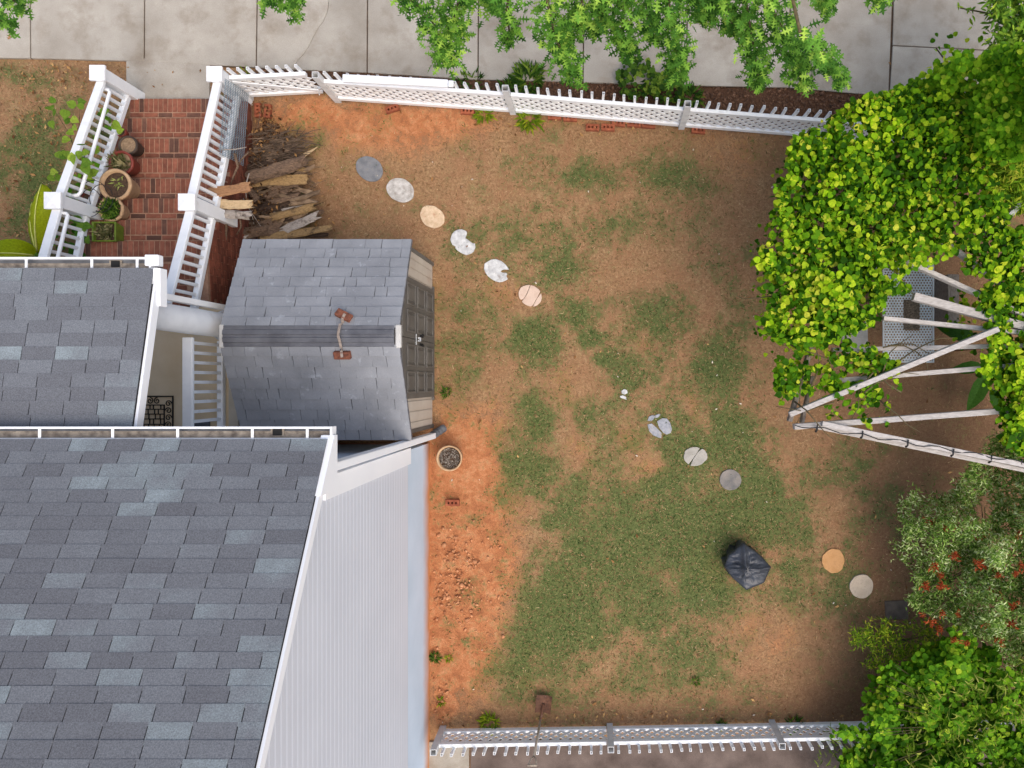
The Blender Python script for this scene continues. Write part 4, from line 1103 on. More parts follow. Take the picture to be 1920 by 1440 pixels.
def lbrick(px, py, rz, label, z=-.02, rx=0):
    p = at(px, py, .03); o = link("loose_brick", CB, None, None, (p.x, p.y, z), (rx, 0, R(rz))); return tag(o, label, "brick", "loose cored bricks on the ground")
lbrick(848, 943, 0, "red three-hole brick lying alone on the orange clay near the house wall")
lbrick(735, 203, 20, "tilted red three-hole brick lying just inside the upper fence")
lbrick(483, 206, 92, "red brick on end at the gate, left one of the pair", rx=0)
lbrick(501, 208, 86, "red brick on end at the gate, right one of the pair")
for i, (x, y, a) in enumerate([(1040, 217, -3), (1069, 220, -2), (1111, 238, -2), (1140, 238, -3), (1160, 229, -9), (1189, 231, -3), (1216, 233, -3), (876, 207, -3), (1310, 243, -5)]):
    where = ["second", "third", "fifth", "sixth", "seventh", "eighth", "ninth", "first", "last"][i]
    lbrick(x, y, a, f"red brick edging the upper fence foot, {where} one along from the left", z=-.03)
ob = MB().cbox((0, 0, .03), .19, .09, .06).mesh("roof_brick"); bevel_mesh(ob, .008, 2); ob.materials.append(M['old_brick'])
def on_shed(px, py):
    z = 1.95
    for _ in range(6):
        p = at(px, py, z); s = 1 if p.y > SYR else -1; ye = SYN if s > 0 else SYS; yr = SYR + s * .1
        z = SEZ + (SRZ - SEZ) * (p.y - ye) / (yr - ye)
    return Vector((p.x, p.y, z + .007)), s
for (px, py, rz, lab) in ((646, 594, -27, "weathered brown brick on the lighter side of the shed roof, tied to a strap"), (644, 664, 0, "weathered brown brick on the darker side of the shed roof, tied to a strap")):
    p, s = on_shed(px, py); th = math.atan2(SRZ - SEZ, abs((SYN if s > 0 else SYS) - SYR) - .1)
    o = link("roof_brick", ob, None, None, p, (-th * s, 0, R(rz))); tag(o, lab, "brick", "strap-tied bricks on the shed roof")
p0, _ = on_shed(646, 594); p1, _ = on_shed(644, 664)
st = MB(); up = Vector((0, 0, .066))
path = [p0 + up + Vector((.03, .03, 0)), p0 + up + Vector((0, -.03, 0)), p0 + Vector((-.01, -.1, .012)), Vector((p0.x - .02, SYR + .14, SRZ + .02)), Vector((p0.x - .025, SYR + .05, SRZ + .058)), Vector((p0.x - .03, SYR, SRZ + .062)), Vector((p0.x - .015, SYR - .06, SRZ + .05)), Vector((p0.x - .01, SYR - .14, SRZ + .02)), p1 + Vector((-.01, .06, .02)), p1 + up + Vector((0, .04, 0)), p1 + up + Vector((.01, -.04, 0))]
for a, b_ in zip(path[:-1], path[1:]): st.beam(a, b_, .030, .006)
tag(st.build("strap", M['strap']), "pale webbing strap draped over the shed ridge between two bricks", "strap")

# ------------------------------------------------------------------ ground planter by the wall
gp = at(843, 859, .25)
pl = thing("gravel_planter", (gp.x, gp.y, -.02), "round tan planter filled with dark pebbles on the clay by the house corner", "planter")
MB().lathe([(.13, -.02), (.178, .26), (.182, .28), (.162, .28), (.155, .25), (.15, .23)], (gp.x, gp.y, 0), 40).build("pot", M['clay_pot'], pl, smooth=True)
MB().lathe([(.152, .235), (.0, .242)], (gp.x, gp.y, 0), 32).build("soil", M['potsoil'], pl)
rg = np.random.default_rng(3); n = 420; rr = .145 * np.sqrt(rg.uniform(0, 1, n)); aa = rg.uniform(0, 6.28, n)
P = np.stack([gp.x + rr * np.cos(aa), gp.y + rr * np.sin(aa), np.full(n, .245)], -1)
me = scatter_mesh("pebbles", *ICO, P, rots(rg.uniform(0, 6.28, n), rg.uniform(0, 3, n), rg.uniform(0, 6.28, n)), rg.uniform(.008, .022, n))
o = link("pebbles", me, M['gravel'], pl); o["kind"] = "stuff"

# ------------------------------------------------------------------ pots on the steps
sprig_m = leaf_mat("pot_sprig", [(0, srgb(40, 66, 24)), (.5, srgb(70, 108, 36)), (1, srgb(132, 158, 62))], trans=.3)
dry_sprig = leaf_mat("dry_sprig", [(0, srgb(70, 78, 44)), (.6, srgb(120, 116, 76)), (1, srgb(170, 158, 118))], trans=.2)
NARROW = ([(0, 0, 0), (.45, -.11, .06), (1, 0, -.02), (.45, .11, .06)], [(0, 1, 2, 3)])
def sprigs(parent, c, r, n, smin, smax, matl, seed, up=(.3, 1.1), name="foliage"):
    rg = np.random.default_rng(seed); rr = r * np.sqrt(rg.uniform(0, 1, n)); aa = rg.uniform(0, 6.28, n)
    P = np.stack([c[0] + rr * np.cos(aa), c[1] + rr * np.sin(aa), np.full(n, c[2])], -1)
    yaw = rg.uniform(0, 6.28, n); el = rg.uniform(up[0], up[1], n)
    Mx = rots(yaw, el, yaw - np.pi / 2)
    me = scatter_mesh(name, *NARROW, P, Mx, rg.uniform(smin, smax, n))
    o = link(name, me, matl, parent); o["kind"] = "stuff"; return o
def round_pot(px, py, rpx, zstep, h, matl, soil, label, seed, sink=.05, saucer=None):
    zr = zstep + h; c = at(px, py, zr); r = rpx * (CAM_H - zr) / FPX
    t = thing("flower_pot", (c.x, c.y, zstep), label, "flower pot", "pots along the brick steps")
    MB().lathe([(r * .66, zstep + .002), (r * .93, zr - .06), (r * .96, zr - .05), (r, zr - .045), (r, zr), (r * .84, zr), (r * .80, zr - sink - .01)], c * Vector((1, 1, 0)) if False else (c.x, c.y, 0), 36).build("pot", M[matl], t, smooth=True)
    MB().lathe([(r * .825, zr - sink), (0, zr - sink + .008)], (c.x, c.y, 0), 28).build("soil", M[soil], t)
    if saucer: MB().lathe([(r * .7, zstep + .001), (r * 1.12, zstep + .03), (r * 1.08, zstep + .032), (r * .68, zstep + .012)], (c.x, c.y, 0), 28).build("saucer", M[saucer], t, smooth=True)
    return t, c, r, zr - sink
t, c, r, z = round_pot(239, 272, 18, .45, .22, 'brown_pot', 'drysoil', "dark brown round pot of dry soil, highest of the pots on the steps", 1, .02)
t, c, r, z = round_pot(226, 305, 23, .60, .24, 'red_pot', 'drysoil', "glossy red-brown pot with grassy dry stems, second highest of the pots", 2)
sprigs(t, (c.x - .03, c.y, z), r * .6, 90, .08, .16, dry_sprig, 21)
t, c, r, z = round_pot(215, 346, 30, .75, .30, 'clay_pot', 'potsoil', "large tan clay pot with dark soil and a small yellow-green seedling", 3)
sprigs(t, (c.x + .02, c.y + .04, z), r * .25, 16, .05, .09, leaf_mat("seedling", [(0, srgb(120, 140, 60)), (1, srgb(176, 182, 108))], trans=.3), 22, up=(.1, .5))
t, c, r, z = round_pot(207, 392, 23, .90, .22, 'clay_pot', 'potsoil', "tan clay pot full of fine green herbs, below the large tan pot", 4, .02)
sprigs(t, (c.x, c.y, z), r * .75, 320, .05, .10, sprig_m, 23)
t, c, r, z = round_pot(158, 372, 12, .85, .12, 'red_pot', 'potsoil', "small red pot behind the white railing, next to the looped black cable", 5)
# square green pot
zt_ = 1.05; hq = .20; c = at(194, 434, zt_ + hq); hw = .155
t = thing("flower_pot", (c.x, c.y, zt_), "square olive green pot of dry weeds, lowest of the pots on the steps", "flower pot", "pots along the brick steps")
q = MB(); ring = lambda s, z: [(c.x - s, c.y - s * .82, z), (c.x + s, c.y - s * .82, z), (c.x + s, c.y + s * .82, z), (c.x - s, c.y + s * .82, z)]
vs = ring(hw * .8, zt_ + .002) + ring(hw, zt_ + hq) + ring(hw * .86, zt_ + hq) + ring(hw * .82, zt_ + hq - .05)
q.add(vs, [(i + 4 * k, (i + 1) % 4 + 4 * k, (i + 1) % 4 + 4 * k + 4, i + 4 * k + 4) for k in range(3) for i in range(4)])
q.build("pot", M['green_pot'], t, bevel=.006)
MB().box((c.x - hw * .83, c.y - hw * .68, zt_ + .1), (c.x + hw * .83, c.y + hw * .68, zt_ + hq - .05)).build("soil", M['potsoil'], t)
sprigs(t, (c.x, c.y, zt_ + hq - .05), hw * .6, 120, .06, .12, dry_sprig, 24)
t2, c2, r2, z2 = round_pot(226, 247, 9, .45, .12, 'red_pot', 'potsoil', "tiny reddish pot against the railing above the dark brown pot", 6)
# looped black cable hanging off the railing
cb = MB()
for (cx_, cy_, rx_, ry_, z_) in ((175, 368, 26, 30, 1.18), (190, 372, 22, 26, 1.16), (170, 380, 20, 26, 1.2)):
    pts = [at(cx_ + rx_ * math.cos(a), cy_ + ry_ * math.sin(a), z_ + .05 * math.sin(2 * a)) for a in [i * 6.0 / 20 for i in range(21)]]
    cb.tube(pts, .0045, 5)
tag(cb.build("cable", M['cable']), "looped thin black cable hanging over the left stair railing by the pots", "cable")

# ------------------------------------------------------------------ covered grill
GH = .30
corners = [at(1394, 1018, GH), at(1366, 1042, GH), at(1358, 1063, GH), at(1374, 1084, GH), at(1398, 1105, GH - .04), at(1432, 1092, GH - .02), at(1446, 1063, GH), at(1424, 1040, GH)]
cp = Vector((sum(c.x for c in corners), sum(c.y for c in corners), 0)) / len(corners)
def outline(a):
    """radius of the top outline in direction a"""
    best = .3; d = Vector((math.cos(a), math.sin(a)))
    for i in range(len(corners)):
        p = corners[i] - cp; q = corners[(i + 1) % len(corners)] - cp
        e = (q.x - p.x, q.y - p.y); den = d.x * e[1] - d.y * e[0]
        if abs(den) < 1e-9: continue
        t = (p.x * e[1] - p.y * e[0]) / den; u = (p.x * d.y - p.y * d.x) / den
        if t > 0 and -1e-6 <= u <= 1 + 1e-6: best = t
    return best
NA = 160; vs = []; fs = []
rings = [(.10, GH + .085), (.18, GH + .083), (.26, GH + .08), (.34, GH + .075), (.42, GH + .07), (.51, GH + .063), (.6, GH + .055), (.69, GH + .045), (.78, GH + .035), (.86, GH + .025), (.93, GH + .014), (1.0, GH), (1.005, GH - .04), (.985, GH * .75), (.97, GH * .55), (.96, GH * .38), (.955, GH * .2), (.95, .0)]
NTOP = 11
vs.append((cp.x, cp.y, GH + .085))
for ri, (k, z) in enumerate(rings):
    for j in range(NA):
        a = 2 * math.pi * j / NA; r0 = outline(a); rr_ = r0
        side = max(0, (ri - NTOP) / 6.0)
        fold = side * (.022 * math.sin(9 * a + 1.2 * ri * .3) + .014 * math.sin(17 * a + .5 * ri))
        x_, y_ = k * r0 * math.cos(a), k * r0 * math.sin(a)
        crease = (.10 * (float(fbm(np.array([x_ * 7 + 3]), np.array([y_ * 26 + 8]), 5, 4)[0]) - .5) + .016 * math.sin(30 * math.atan2(y_ + .02, x_ + .42)) * math.exp(-(x_ + .3) ** 2 / .06)) * (1 if ri < NTOP else .3 if ri == NTOP else 0) * min(1, 1.6 * (1 - k) + .3)
        # a soft ridge running left to right under the cloth
        ridge = (.05 * math.exp(-((y_ - .0) / .035) ** 2) * (1 - .5 * k) + .045 * math.exp(-((x_ + .04) / .03) ** 2) * (1 if y_ > 0 else .4) * (1 - .5 * k)) * (1 if ri < NTOP else 0)
        R_ = rr_ * k + fold
        vs.append((cp.x + R_ * math.cos(a), cp.y + R_ * math.sin(a), max(-.02, z + crease + ridge + (.03 * math.sin(5 * a) if ri == len(rings) - 1 else 0))))
for j in range(NA): fs.append((0, 1 + j, 1 + (j + 1) % NA))
for i in range(len(rings) - 1):
    for j in range(NA):
        a0 = 1 + i * NA + j; a1 = 1 + i * NA + (j + 1) % NA; fs.append((a0, a0 + NA, a1 + NA, a1))
gl = thing("covered_grill", (cp.x, cp.y, 0), "barbecue grill hidden under a creased black cover on the green lawn", "grill")
MB().add(vs, fs).build("cover", M['cover'], gl, smooth=True)
for a in (.6, 2.7, 4.7):
    MB().tube([(cp.x + .12 * math.cos(a), cp.y + .12 * math.sin(a), .2), (cp.x + .22 * math.cos(a), cp.y + .22 * math.sin(a), -.03)], .014, 8).build("leg", M['cable'], gl)
seam = MB(); 
for (a_, b_) in (((1394, 1019), (1400, 1062)), ((1358, 1063), (1402, 1064)), ((1402, 1064), (1445, 1063)), ((1400, 1064), (1400, 1105))):
    pass

# ------------------------------------------------------------------ shovel leaning on the lower fence
sb = at(1019, 1334, .08); sh_top = at(1001, 1418, .92)
sv = thing("shovel", at(1020, 1316, 0), "rusty square shovel with D-handle leaning on the lower fence", "shovel")
bl_ = MB(); u = Vector((at(1022, 1302, 0) - at(1019, 1328, 0))); u.z = 0; u.normalize(); s_ = Vector((-u.y, u.x, 0))
c0 = at(1020, 1316, .02); NV = 7
vs = []; fs = []
for i in range(NV):
    for j in range(NV):
        a = (i / (NV - 1) - .5) * .225; b_ = (j / (NV - 1) - .5) * .235
        vs.append(c0 + u * b_ + s_ * a + Vector((0, 0, .06 * (a / .11) ** 2 * .5 + .05 - .16 * b_ + .01)))
n = len(vs); vs += [v - Vector((0, 0, .004)) for v in vs]
for i in range(NV - 1):
    for j in range(NV - 1):
        q = (i * NV + j, (i + 1) * NV + j, (i + 1) * NV + j + 1, i * NV + j + 1); fs.append(q); fs.append(tuple(x + n for x in q[::-1]))
bl_.add(vs, fs).build("blade", M['rust'], sv, smooth=True)
neck = at(1017, 1330, .09)
MB().tube([c0 + Vector((0, 0, .075)), neck + Vector((0, 0, .015)), neck.lerp(sh_top, .25)], [.022, .020, .019], 10).build("socket", M['rust'], sv, smooth=True)
MB().tube([neck.lerp(sh_top, .22), neck.lerp(sh_top, .6) , sh_top], .0165, 10).build("handle", M['wood_handle'], sv, smooth=True)
hd = (sh_top - neck).normalized(); hx = Vector((1, 0, 0))
dh = MB(); e0 = sh_top; e1 = sh_top + hd * .15
dh.tube([e0, e0 + hd * .05 + hx * .035, e1 + hx * .055], .010, 8).tube([e0, e0 + hd * .05 - hx * .035, e1 - hx * .055], .010, 8).tube([e1 - hx * .06, e1 + hx * .06], .014, 8)
dh.build("grip", M['wood_handle'], sv, smooth=True)

# ------------------------------------------------------------------ wire mesh against the stairs
wm = MB()
wa = Vector((-4.97, 4.02, .28)); wb = Vector((-4.92, 2.95, .52))
for i in range(46):
    t = i / 45; p = wa.lerp(wb, t)
    wm.tube([p, p + Vector((.0, 0, .22)), p + Vector((-.05, .0, .52))], .0035, 5)
for k in range(11):
    z = k * .05
    wm.beam(wa + Vector((-.05 * (z / .52) ** 2, 0, z)), wb + Vector((-.05 * (z / .52) ** 2, 0, z)), .005, .005)
tag(wm.build("wire_mesh", M['mesh_wire']), "blue-grey wire mesh panel leaning against the right stair railing", "wire mesh")

# ------------------------------------------------------------------ firewood
WM = {}
def wood_mat(name, c1, c2, stretch=(4, 16, 16), b=.6):
    return pmat(name, srgb(*c1), srgb(*c2), 6, .9, b, 26, stretch=stretch, speck=.25, speck_scale=60, stain=(srgb(64, 50, 40), 11, .54, .72))
WM['bark'] = wood_mat("grey_brown_bark", (78, 62, 50), (128, 104, 84))
WM['dark'] = wood_mat("dark_wet_bark", (44, 34, 28), (84, 66, 54))
WM['orange'] = wood_mat("fresh_orange_split", (134, 96, 66), (170, 128, 92), (3, 22, 16), .3)
WM['pale'] = wood_mat("pale_split_wood", (176, 148, 110), (204, 178, 140), (3, 24, 16), .3)
WM['yellow'] = wood_mat("rotten_yellow_wood", (124, 98, 64), (168, 138, 96), (5, 20, 16), .7)
WM['grey'] = wood_mat("silver_weathered_wood", (132, 122, 112), (178, 168, 158), (3, 24, 16), .4)
def log_mesh(p0, p1, r0, r1, seed, split_=False, n=12, m=9):
    rg = random.Random(seed); b = MB(); p0 = Vector(p0); p1 = Vector(p1); d = (p1 - p0).normalized(); sd = d.cross(Vector((0, 0, 1))).normalized(); u = sd.cross(d)
    vs = []; fs = []; ph = [rg.uniform(0, 6) for _ in range(6)]
    for i in range(m):
        t = i / (m - 1); r = r0 + (r1 - r0) * t; c = p0.lerp(p1, t) + sd * .14 * r0 * math.sin(3 * t + ph[0]) + u * .08 * r0 * math.sin(4 * t + ph[1])
        for k in range(n):
            a = 2 * math.pi * k / n
            rr_ = r * (1 + .14 * math.sin(3 * a + ph[2] + t * 3) + .10 * math.sin(5 * a + ph[3] - 5 * t) + .12 * rg.uniform(-1, 1))
            x, y = math.cos(a) * rr_, math.sin(a) * rr_
            if split_: y = min(y, r * (.12 + .16 * math.sin(2.2 * t + ph[4])) + x * .35 * math.sin(ph[5]))
            end = (rg.uniform(-.06, .06) if i in (0, m - 1) else 0)
            vs.append(c + sd * x + u * y * .8 + d * end)
    for i in range(m - 1):
        for k in range(n):
            k2 = (k + 1) % n; fs.append((i * n + k, i * n + k2, (i + 1) * n + k2, (i + 1) * n + k))
    fs.append(tuple(range(n))[::-1]); fs.append(tuple((m - 1) * n + k for k in range(n)))
    return b.add(vs, fs).mesh("log")
LOGS = [  # x0,y0,x1,y1,width px,z,kind,split,label
 (468,333,570,303,22,.38,'bark',0,"long bark-covered log on top of the firewood pile"),
 (473,342,574,334,17,.30,'yellow',1,"rotten yellow split log just below the long bark log"),
 (394,357,463,352,19,1.04,'orange',1,"fresh orange split log resting against the right stair railing"),
 (407,384,469,382,16,1.0,'pale',1,"pale yellow split log beside the railing, above the grey one"),
 (404,401,470,403,14,.96,'grey',0,"silver grey log beside the railing, under the pale split log"),
 (512,409,588,386,13,.26,'yellow',0,"yellow-ended brown log in the middle of the firewood"),
 (527,436,594,402,15,.28,'grey',1,"silver weathered split log slanting near the shed roof"),
 (492,444,618,428,14,.30,'yellow',1,"long yellow-grey split log right beside the shed roof"),
 (430,441,502,432,20,.32,'bark',0,"short brown log between the stair railing and the shed"),
 (500,436,524,424,17,.30,'bark',1,"stubby brown log end next to the silver split log"),
 (424,458,466,447,20,.34,'grey',0,"grey bark log partly under the shed eave"),
 (430,476,462,468,16,.26,'bark',0,"small log in the gap between shed and brick steps"),
 (500,369,540,358,15,.18,'bark',0,"dark brown log below the rotten yellow log"),
 (512,379,563,365,10,.22,'bark',0,"thin grey-brown log slanting below the dark brown log"),
 (468,368,506,366,14,.15,'dark',0,"dark log at the left middle of the pile"),
 (500,386,545,380,13,.14,'dark',0,"dark log above the yellow-ended log"),
 (480,395,524,388,14,.16,'dark',0,"dark log left of the yellow-ended log"),
 (500,420,548,410,12,.14,'dark',0,"dark log below the yellow-ended log"),
 (455,320,520,300,11,.16,'dark',0,"thin dark log in the upper brushwood"),
 (450,305,530,284,9,.14,'dark',0,"thin dark branch crossing the upper brushwood"),
 (470,318,540,306,9,.12,'dark',0,"thin dark branch beside the long bark log"),
 (440,412,500,410,13,.14,'dark',0,"dark low log left of centre in the pile"),
 (505,352,560,345,11,.20,'bark',0,"slim brown log half under the rotten yellow log"),
 (520,398,575,388,10,.18,'grey',1,"slim grey split log between the thin grey-brown log and the yellow-ended log"),
 (545,420,600,398,10,.20,'bark',0,"slim brown log beside the silver weathered split log"),
 (470,424,512,416,14,.24,'bark',1,"brown split log left of the silver weathered one"),
 (462,352,480,372,11,.30,'bark',0,"short upright-leaning brown stub beside the orange split log"),
 (530,312,572,318,8,.22,'yellow',1,"thin yellow splintered piece below the tip of the long bark log"),
 (560,440,610,440,9,.16,'dark',0,"dark slim log under the long yellow-grey split log"),
]
for i, (x0, y0, x1, y1, wpx, z, kd, sp_, lab) in enumerate(LOGS):
    r = 1.12 * wpx / 2 * (CAM_H - z) / FPX; z = max(z + .02, r * .75)
    me = log_mesh(at(x0, y0, z), at(x1, y1, z + random.uniform(-.04, .04)), r, r * random.uniform(.8, 1.0), 100 + i, bool(sp_))
    tag(link("log", me, WM[kd]), lab, "log", "firewood logs piled by the steps")
me = log_mesh(at(568, 293, .1), at(591, 277, .05), .03, .008, 77, True, m=6); tag(link("wood_splinter", me, WM['pale']), "pale pointed wood splinter at the upper right tip of the pile", "splinter")
rgl = random.Random(91); kn = MB()
for i in range(26):
    x = rgl.uniform(462, 560); y = rgl.uniform(322, 436); L_ = rgl.uniform(24, 48); a_ = rgl.gauss(-.2, .3); z_ = rgl.uniform(.12, .26)
    me = log_mesh(at(x, y, z_), at(x + L_ * math.cos(a_), y + L_ * math.sin(a_), z_ + rgl.uniform(-.05, .05)), rgl.uniform(.018, .042), rgl.uniform(.015, .035), 300 + i, rgl.random() < .5, n=8, m=6)
    kn.add([v.co for v in me.vertices], [tuple(p.vertices) for p in me.polygons]); bpy.data.meshes.remove(me)
tag(kn.build("kindling", pmat("kindling", srgb(96, 76, 58), srgb(156, 132, 106), 8, .9, .5, 40, isl=.4, speck=.2)), "jumble of small rough split kindling wedged between the firewood logs", "kindling", kind="stuff")
STK = [((440, 288), (446, 312), (438, 330), (433, 345), .90, .020, 1), ((466, 285), (452, 300), (444, 314), .85, .012, 2), ((425, 405), (424, 440), (420, 492), .90, .017, 3), ((449, 402), (452, 425), (444, 440), .88, .014, 4), ((456, 372), (470, 396), (490, 426), .42, .006, 5), ((408, 281), (440, 280), (462, 276), .95, .008, 6), ((467, 325), (460, 350), (462, 372), .8, .007, 7), ((470, 395), (474, 410), (476, 420), .42, .006, 8)]
SLAB = ["knobbly grey stick standing above the brushwood near the railing", "forked grey twig beside the knobbly stick", "long bare stick between the railing and the shed corner", "crooked stick under the grey log beside the railing", "thin straight twig slanting across the pile", "thin reddish branch poking through the stair railing", "thin pale twig by the orange split log", "short thin twig under the pale split log"]
for i, s in enumerate(STK):
    *pp, z, r, sd_ = s
    pts = [at(x, y, z - .03 * k) for k, (x, y) in enumerate(pp)]
    tag(MB().tube(pts, [r * (1.1 - .25 * k) for k in range(len(pts))], 7).build("stick", WM['bark'] if r > .01 else WM['grey'], smooth=True), SLAB[i], "stick", "sticks in the firewood pile")
# brushwood (uncountable twigs)
rg = random.Random(31); tw = MB()
for i in range(1700):
    px = rg.gauss(484, 42) if i % 3 else rg.gauss(490, 28); py = rg.uniform(250, 445) if i % 3 else rg.gauss(288, 18)
    if px > 575 or px < 408 - (py - 200) * .12 or (py < 215 and px < 455): continue
    z = rg.uniform(.0, .20 + max(0, (480 - px)) * .008) * (1 if py > 250 else .6); a = rg.gauss(.12, .4); L = rg.uniform(.08, .36)
    p = at(px, py, z); d = Vector((math.cos(a), math.sin(a), rg.uniform(-.25, .25)))
    q = p + d * L; mid = p.lerp(q, .5) + Vector((rg.uniform(-.03, .03), rg.uniform(-.03, .03), rg.uniform(-.02, .02)))
    if p.x < -4.97 or q.x < -4.97: continue
    tw.tube([p, mid, q], [rg.uniform(.003, .011), .005, .003], 5, cap=False)
brm = pmat("brushwood", srgb(64, 52, 43), srgb(124, 104, 86), 9, .9, isl=.45)
tag(tw.build("brushwood", brm), "tangle of thin dark twigs heaped under the firewood", "brushwood", kind="stuff")
rgn = np.random.default_rng(41); n = 1500
px = rgn.normal(478, 30, n); py = rgn.uniform(195, 440, n); z = rgn.uniform(0, .3, n) * np.where(py > 240, 1, .25) * (1 + np.clip((500 - px) / 60, 0, 1.2))
ok = (px > 452 - (py - 200) * .12); px, py, z = px[ok], py[ok], z[ok]; n = len(px)
P = at_np(px, py, z); ok = P[:, 0] > -4.92; P = P[ok]; n = len(P)
me = scatter_mesh("dry_leaves", *LEAF_T, P, rots(rgn.uniform(0, 6.28, n), rgn.uniform(0, 1.3, n), rgn.uniform(0, 6.28, n)), rgn.uniform(.025, .075, n))
tag(link("dry_leaves", me, leaf_mat("dry_leaf", [(0, srgb(48, 34, 26)), (.6, srgb(92, 66, 46)), (1, srgb(184, 140, 90))], trans=.1, rough=.85)), "dry brown leaves caught in the brushwood heap", "dry leaves", kind="stuff")
# odds and ends in the gap beside the shed
tag(MB().cbox(at(427, 524, .55), .05, .40, .5, rz=R(4)).build("white_board", M['card'], bevel=.004), "white board standing in the gap left of the shed", "board")
tag(MB().cbox(at(441, 510, .5), .09, .16, .04, rz=R(-35)).build("blue_tray", M['blue'], bevel=.006), "light blue plastic tray edge showing left of the shed roof", "tray")
tag(MB().cbox(at(424, 548, .30), .16, .32, .03, rz=R(-20)).build("brown_plank", M['plank'], bevel=.003), "brown wooden plank on the ground left of the shed", "plank")
lbrick(366, 572, 90, "red two-hole brick on the landing at the foot of the porch column", z=FZ + .003)
# ------------------------------------------------------------------ arbor frame (radial rafters on posts)
AZ = 2.20
arb = thing("garden_arbor", at(1760, 640, 0), "weathered grey timber arbor with radiating rafters, carrying the leafy vine", "arbor")
def rafter(x0, y0, x1, y1, wpx=10, z0=AZ, z1=AZ + .12, ht=.09, m='beam', name="rafter"):
    w_ = .88 * wpx * (CAM_H - z0) / FPX
    return MB().beam(at(x0, y0, z0), at(x1, y1, z1), w_, ht).build(name, M[m], arb, bevel=.004)
rafter(1695, 489, 1965, 611, 9); rafter(1712, 556, 1965, 625, 17, AZ + .02, AZ + .14); rafter(1655, 597, 1965, 629, 9, AZ, AZ + .13)
rafter(1560, 656, 1965, 647, 9, AZ - .06, AZ + .1); rafter(1548, 715, 1965, 680, 10, AZ - .06, AZ + .10)
rafter(1480, 777, 1870, 617, 11, AZ + .06, AZ + .3); rafter(1488, 800, 1990, 762, 12, AZ + .05, AZ + .05)
rafter(1540, 794, 1960, 880, 11, AZ + .10, AZ + .10, name="plate"); rafter(1530, 800, 1960, 890, 9, AZ - .02, AZ - .02, name="plate")
rafter(1768, 452, 1965, 600, 9); rafter(1840, 428, 1968, 520, 10, AZ + .05, AZ + .15)
rafter(1884, 412, 1990, 300, 11, AZ - .1, AZ - .1, m='steel'); rafter(1700, 310, 1738, 340, 9, AZ + .05, AZ + .05)
rafter(1480, 790, 1506, 700, 9, AZ - .03, AZ - .03, m='beam_grey', name="plate"); rafter(1503, 793, 1522, 705, 7, AZ - .12, AZ - .12, m='beam_grey', name="plate")
rafter(1506, 700, 1620, 300, 9, AZ - .03, AZ - .03, m='beam_grey', name="plate"); rafter(1620, 300, 1860, 180, 9, AZ - .03, AZ - .03, m='beam_grey', name="plate")
for (x, y) in ((1622, 300), (1858, 186), (1955, 880), (1560, 505), (1965, 640)):
    p = at(x, y, AZ - .1); MB().beam((p.x, p.y, -.05), (p.x, p.y, AZ - .13), .05, .05, up=(0, 1, 0)).build("post", M['plank'], arb, bevel=.004)
for (x, y, a) in ((1540, 500, .2), (1560, 520, 1.3), (1552, 512, 2.2)):
    p = at(x, y, AZ - .02); d = Vector((math.cos(a), math.sin(a), 0)) * .16; MB().beam(p - d, p + d, .06, .05).build("brace", M['beam_grey'], arb)
# string-light cable along the lower plate
cbp = []
for i in range(33):
    t = i / 32; p = at(1490 + (1945 - 1490) * t, 797 + (872 - 797) * t ** 1.08 + 3 * math.sin(t * 40), AZ + .15 + .012 * math.sin(t * 70)); cbp.append(p)
sl = thing("string_light", cbp[0], "thin black string-light cable with small sockets clipped along the lower arbor beam", "string light")
MB().tube(cbp, .006, 5).build("cable", M['cable'], sl)
for t in (.1, .29, .48, .68, .84, .95):
    p = cbp[int(t * 32)]
    MB().tube([p + Vector((0, .03, .0)), p + Vector((0, -.035, -.02)), p + Vector((0, -.05, -.06))], [.008, .010, .014], 7).build("socket", M['cable'], sl)

# ------------------------------------------------------------------ perforated metal table under the vine
tb_z = .72
T00 = at(1656, 487, tb_z); T11 = at(1752, 680, tb_z)
tx0, tx1, ty0, ty1 = T00.x, T11.x, T11.y, T00.y
tb = thing("mesh_table", ((tx0 + tx1) / 2, (ty0 + ty1) / 2, 0), "grey perforated metal table with a dark speckled inset, under the vine arbor", "table")
hexm = MB(); ph = .040; pv = ph * .866; row = 0; y = ty0 + .03
ix0, ix1, iy0, iy1 = at(1694, 0, tb_z).x, at(1724, 0, tb_z).x, at(0, 618, tb_z).y, at(0, 562, tb_z).y
while y < ty1 - .02:
    x = tx0 + .03 + (row % 2) * ph / 2
    while x < tx1 - .02:
        if not (ix0 < x < ix1 and iy0 < y < iy1):
            vs = []
            for rr_ in (ph * .578, ph * .31):
                for k in range(6):
                    a = math.pi / 6 + k * math.pi / 3; vs.append((x + rr_ * math.cos(a), y + rr_ * math.sin(a), tb_z))
            hexm.add(vs, [(k, (k + 1) % 6, 6 + (k + 1) % 6, 6 + k) for k in range(6)])
        x += ph
    y += pv; row += 1
o = hexm.build("mesh_top", M['metal_mesh'], tb); o["kind"] = "stuff"
MB().box((ix0, iy0, tb_z - .006), (ix1, iy1, tb_z + .004)).build("inset", M['stone_inset'], tb)
fr = MB()
for (a, b_, c, d) in ((tx0, ty0, tx1, ty0 + .02), (tx0, ty1 - .02, tx1, ty1), (tx0, ty0 + .0205, tx0 + .02, ty1 - .0205), (tx1 - .02, ty0 + .0205, tx1, ty1 - .0205)):
    fr.box((a, b_, tb_z - .03), (c, d, tb_z - .004))
fr.build("frame", M['metal_mesh'], tb)
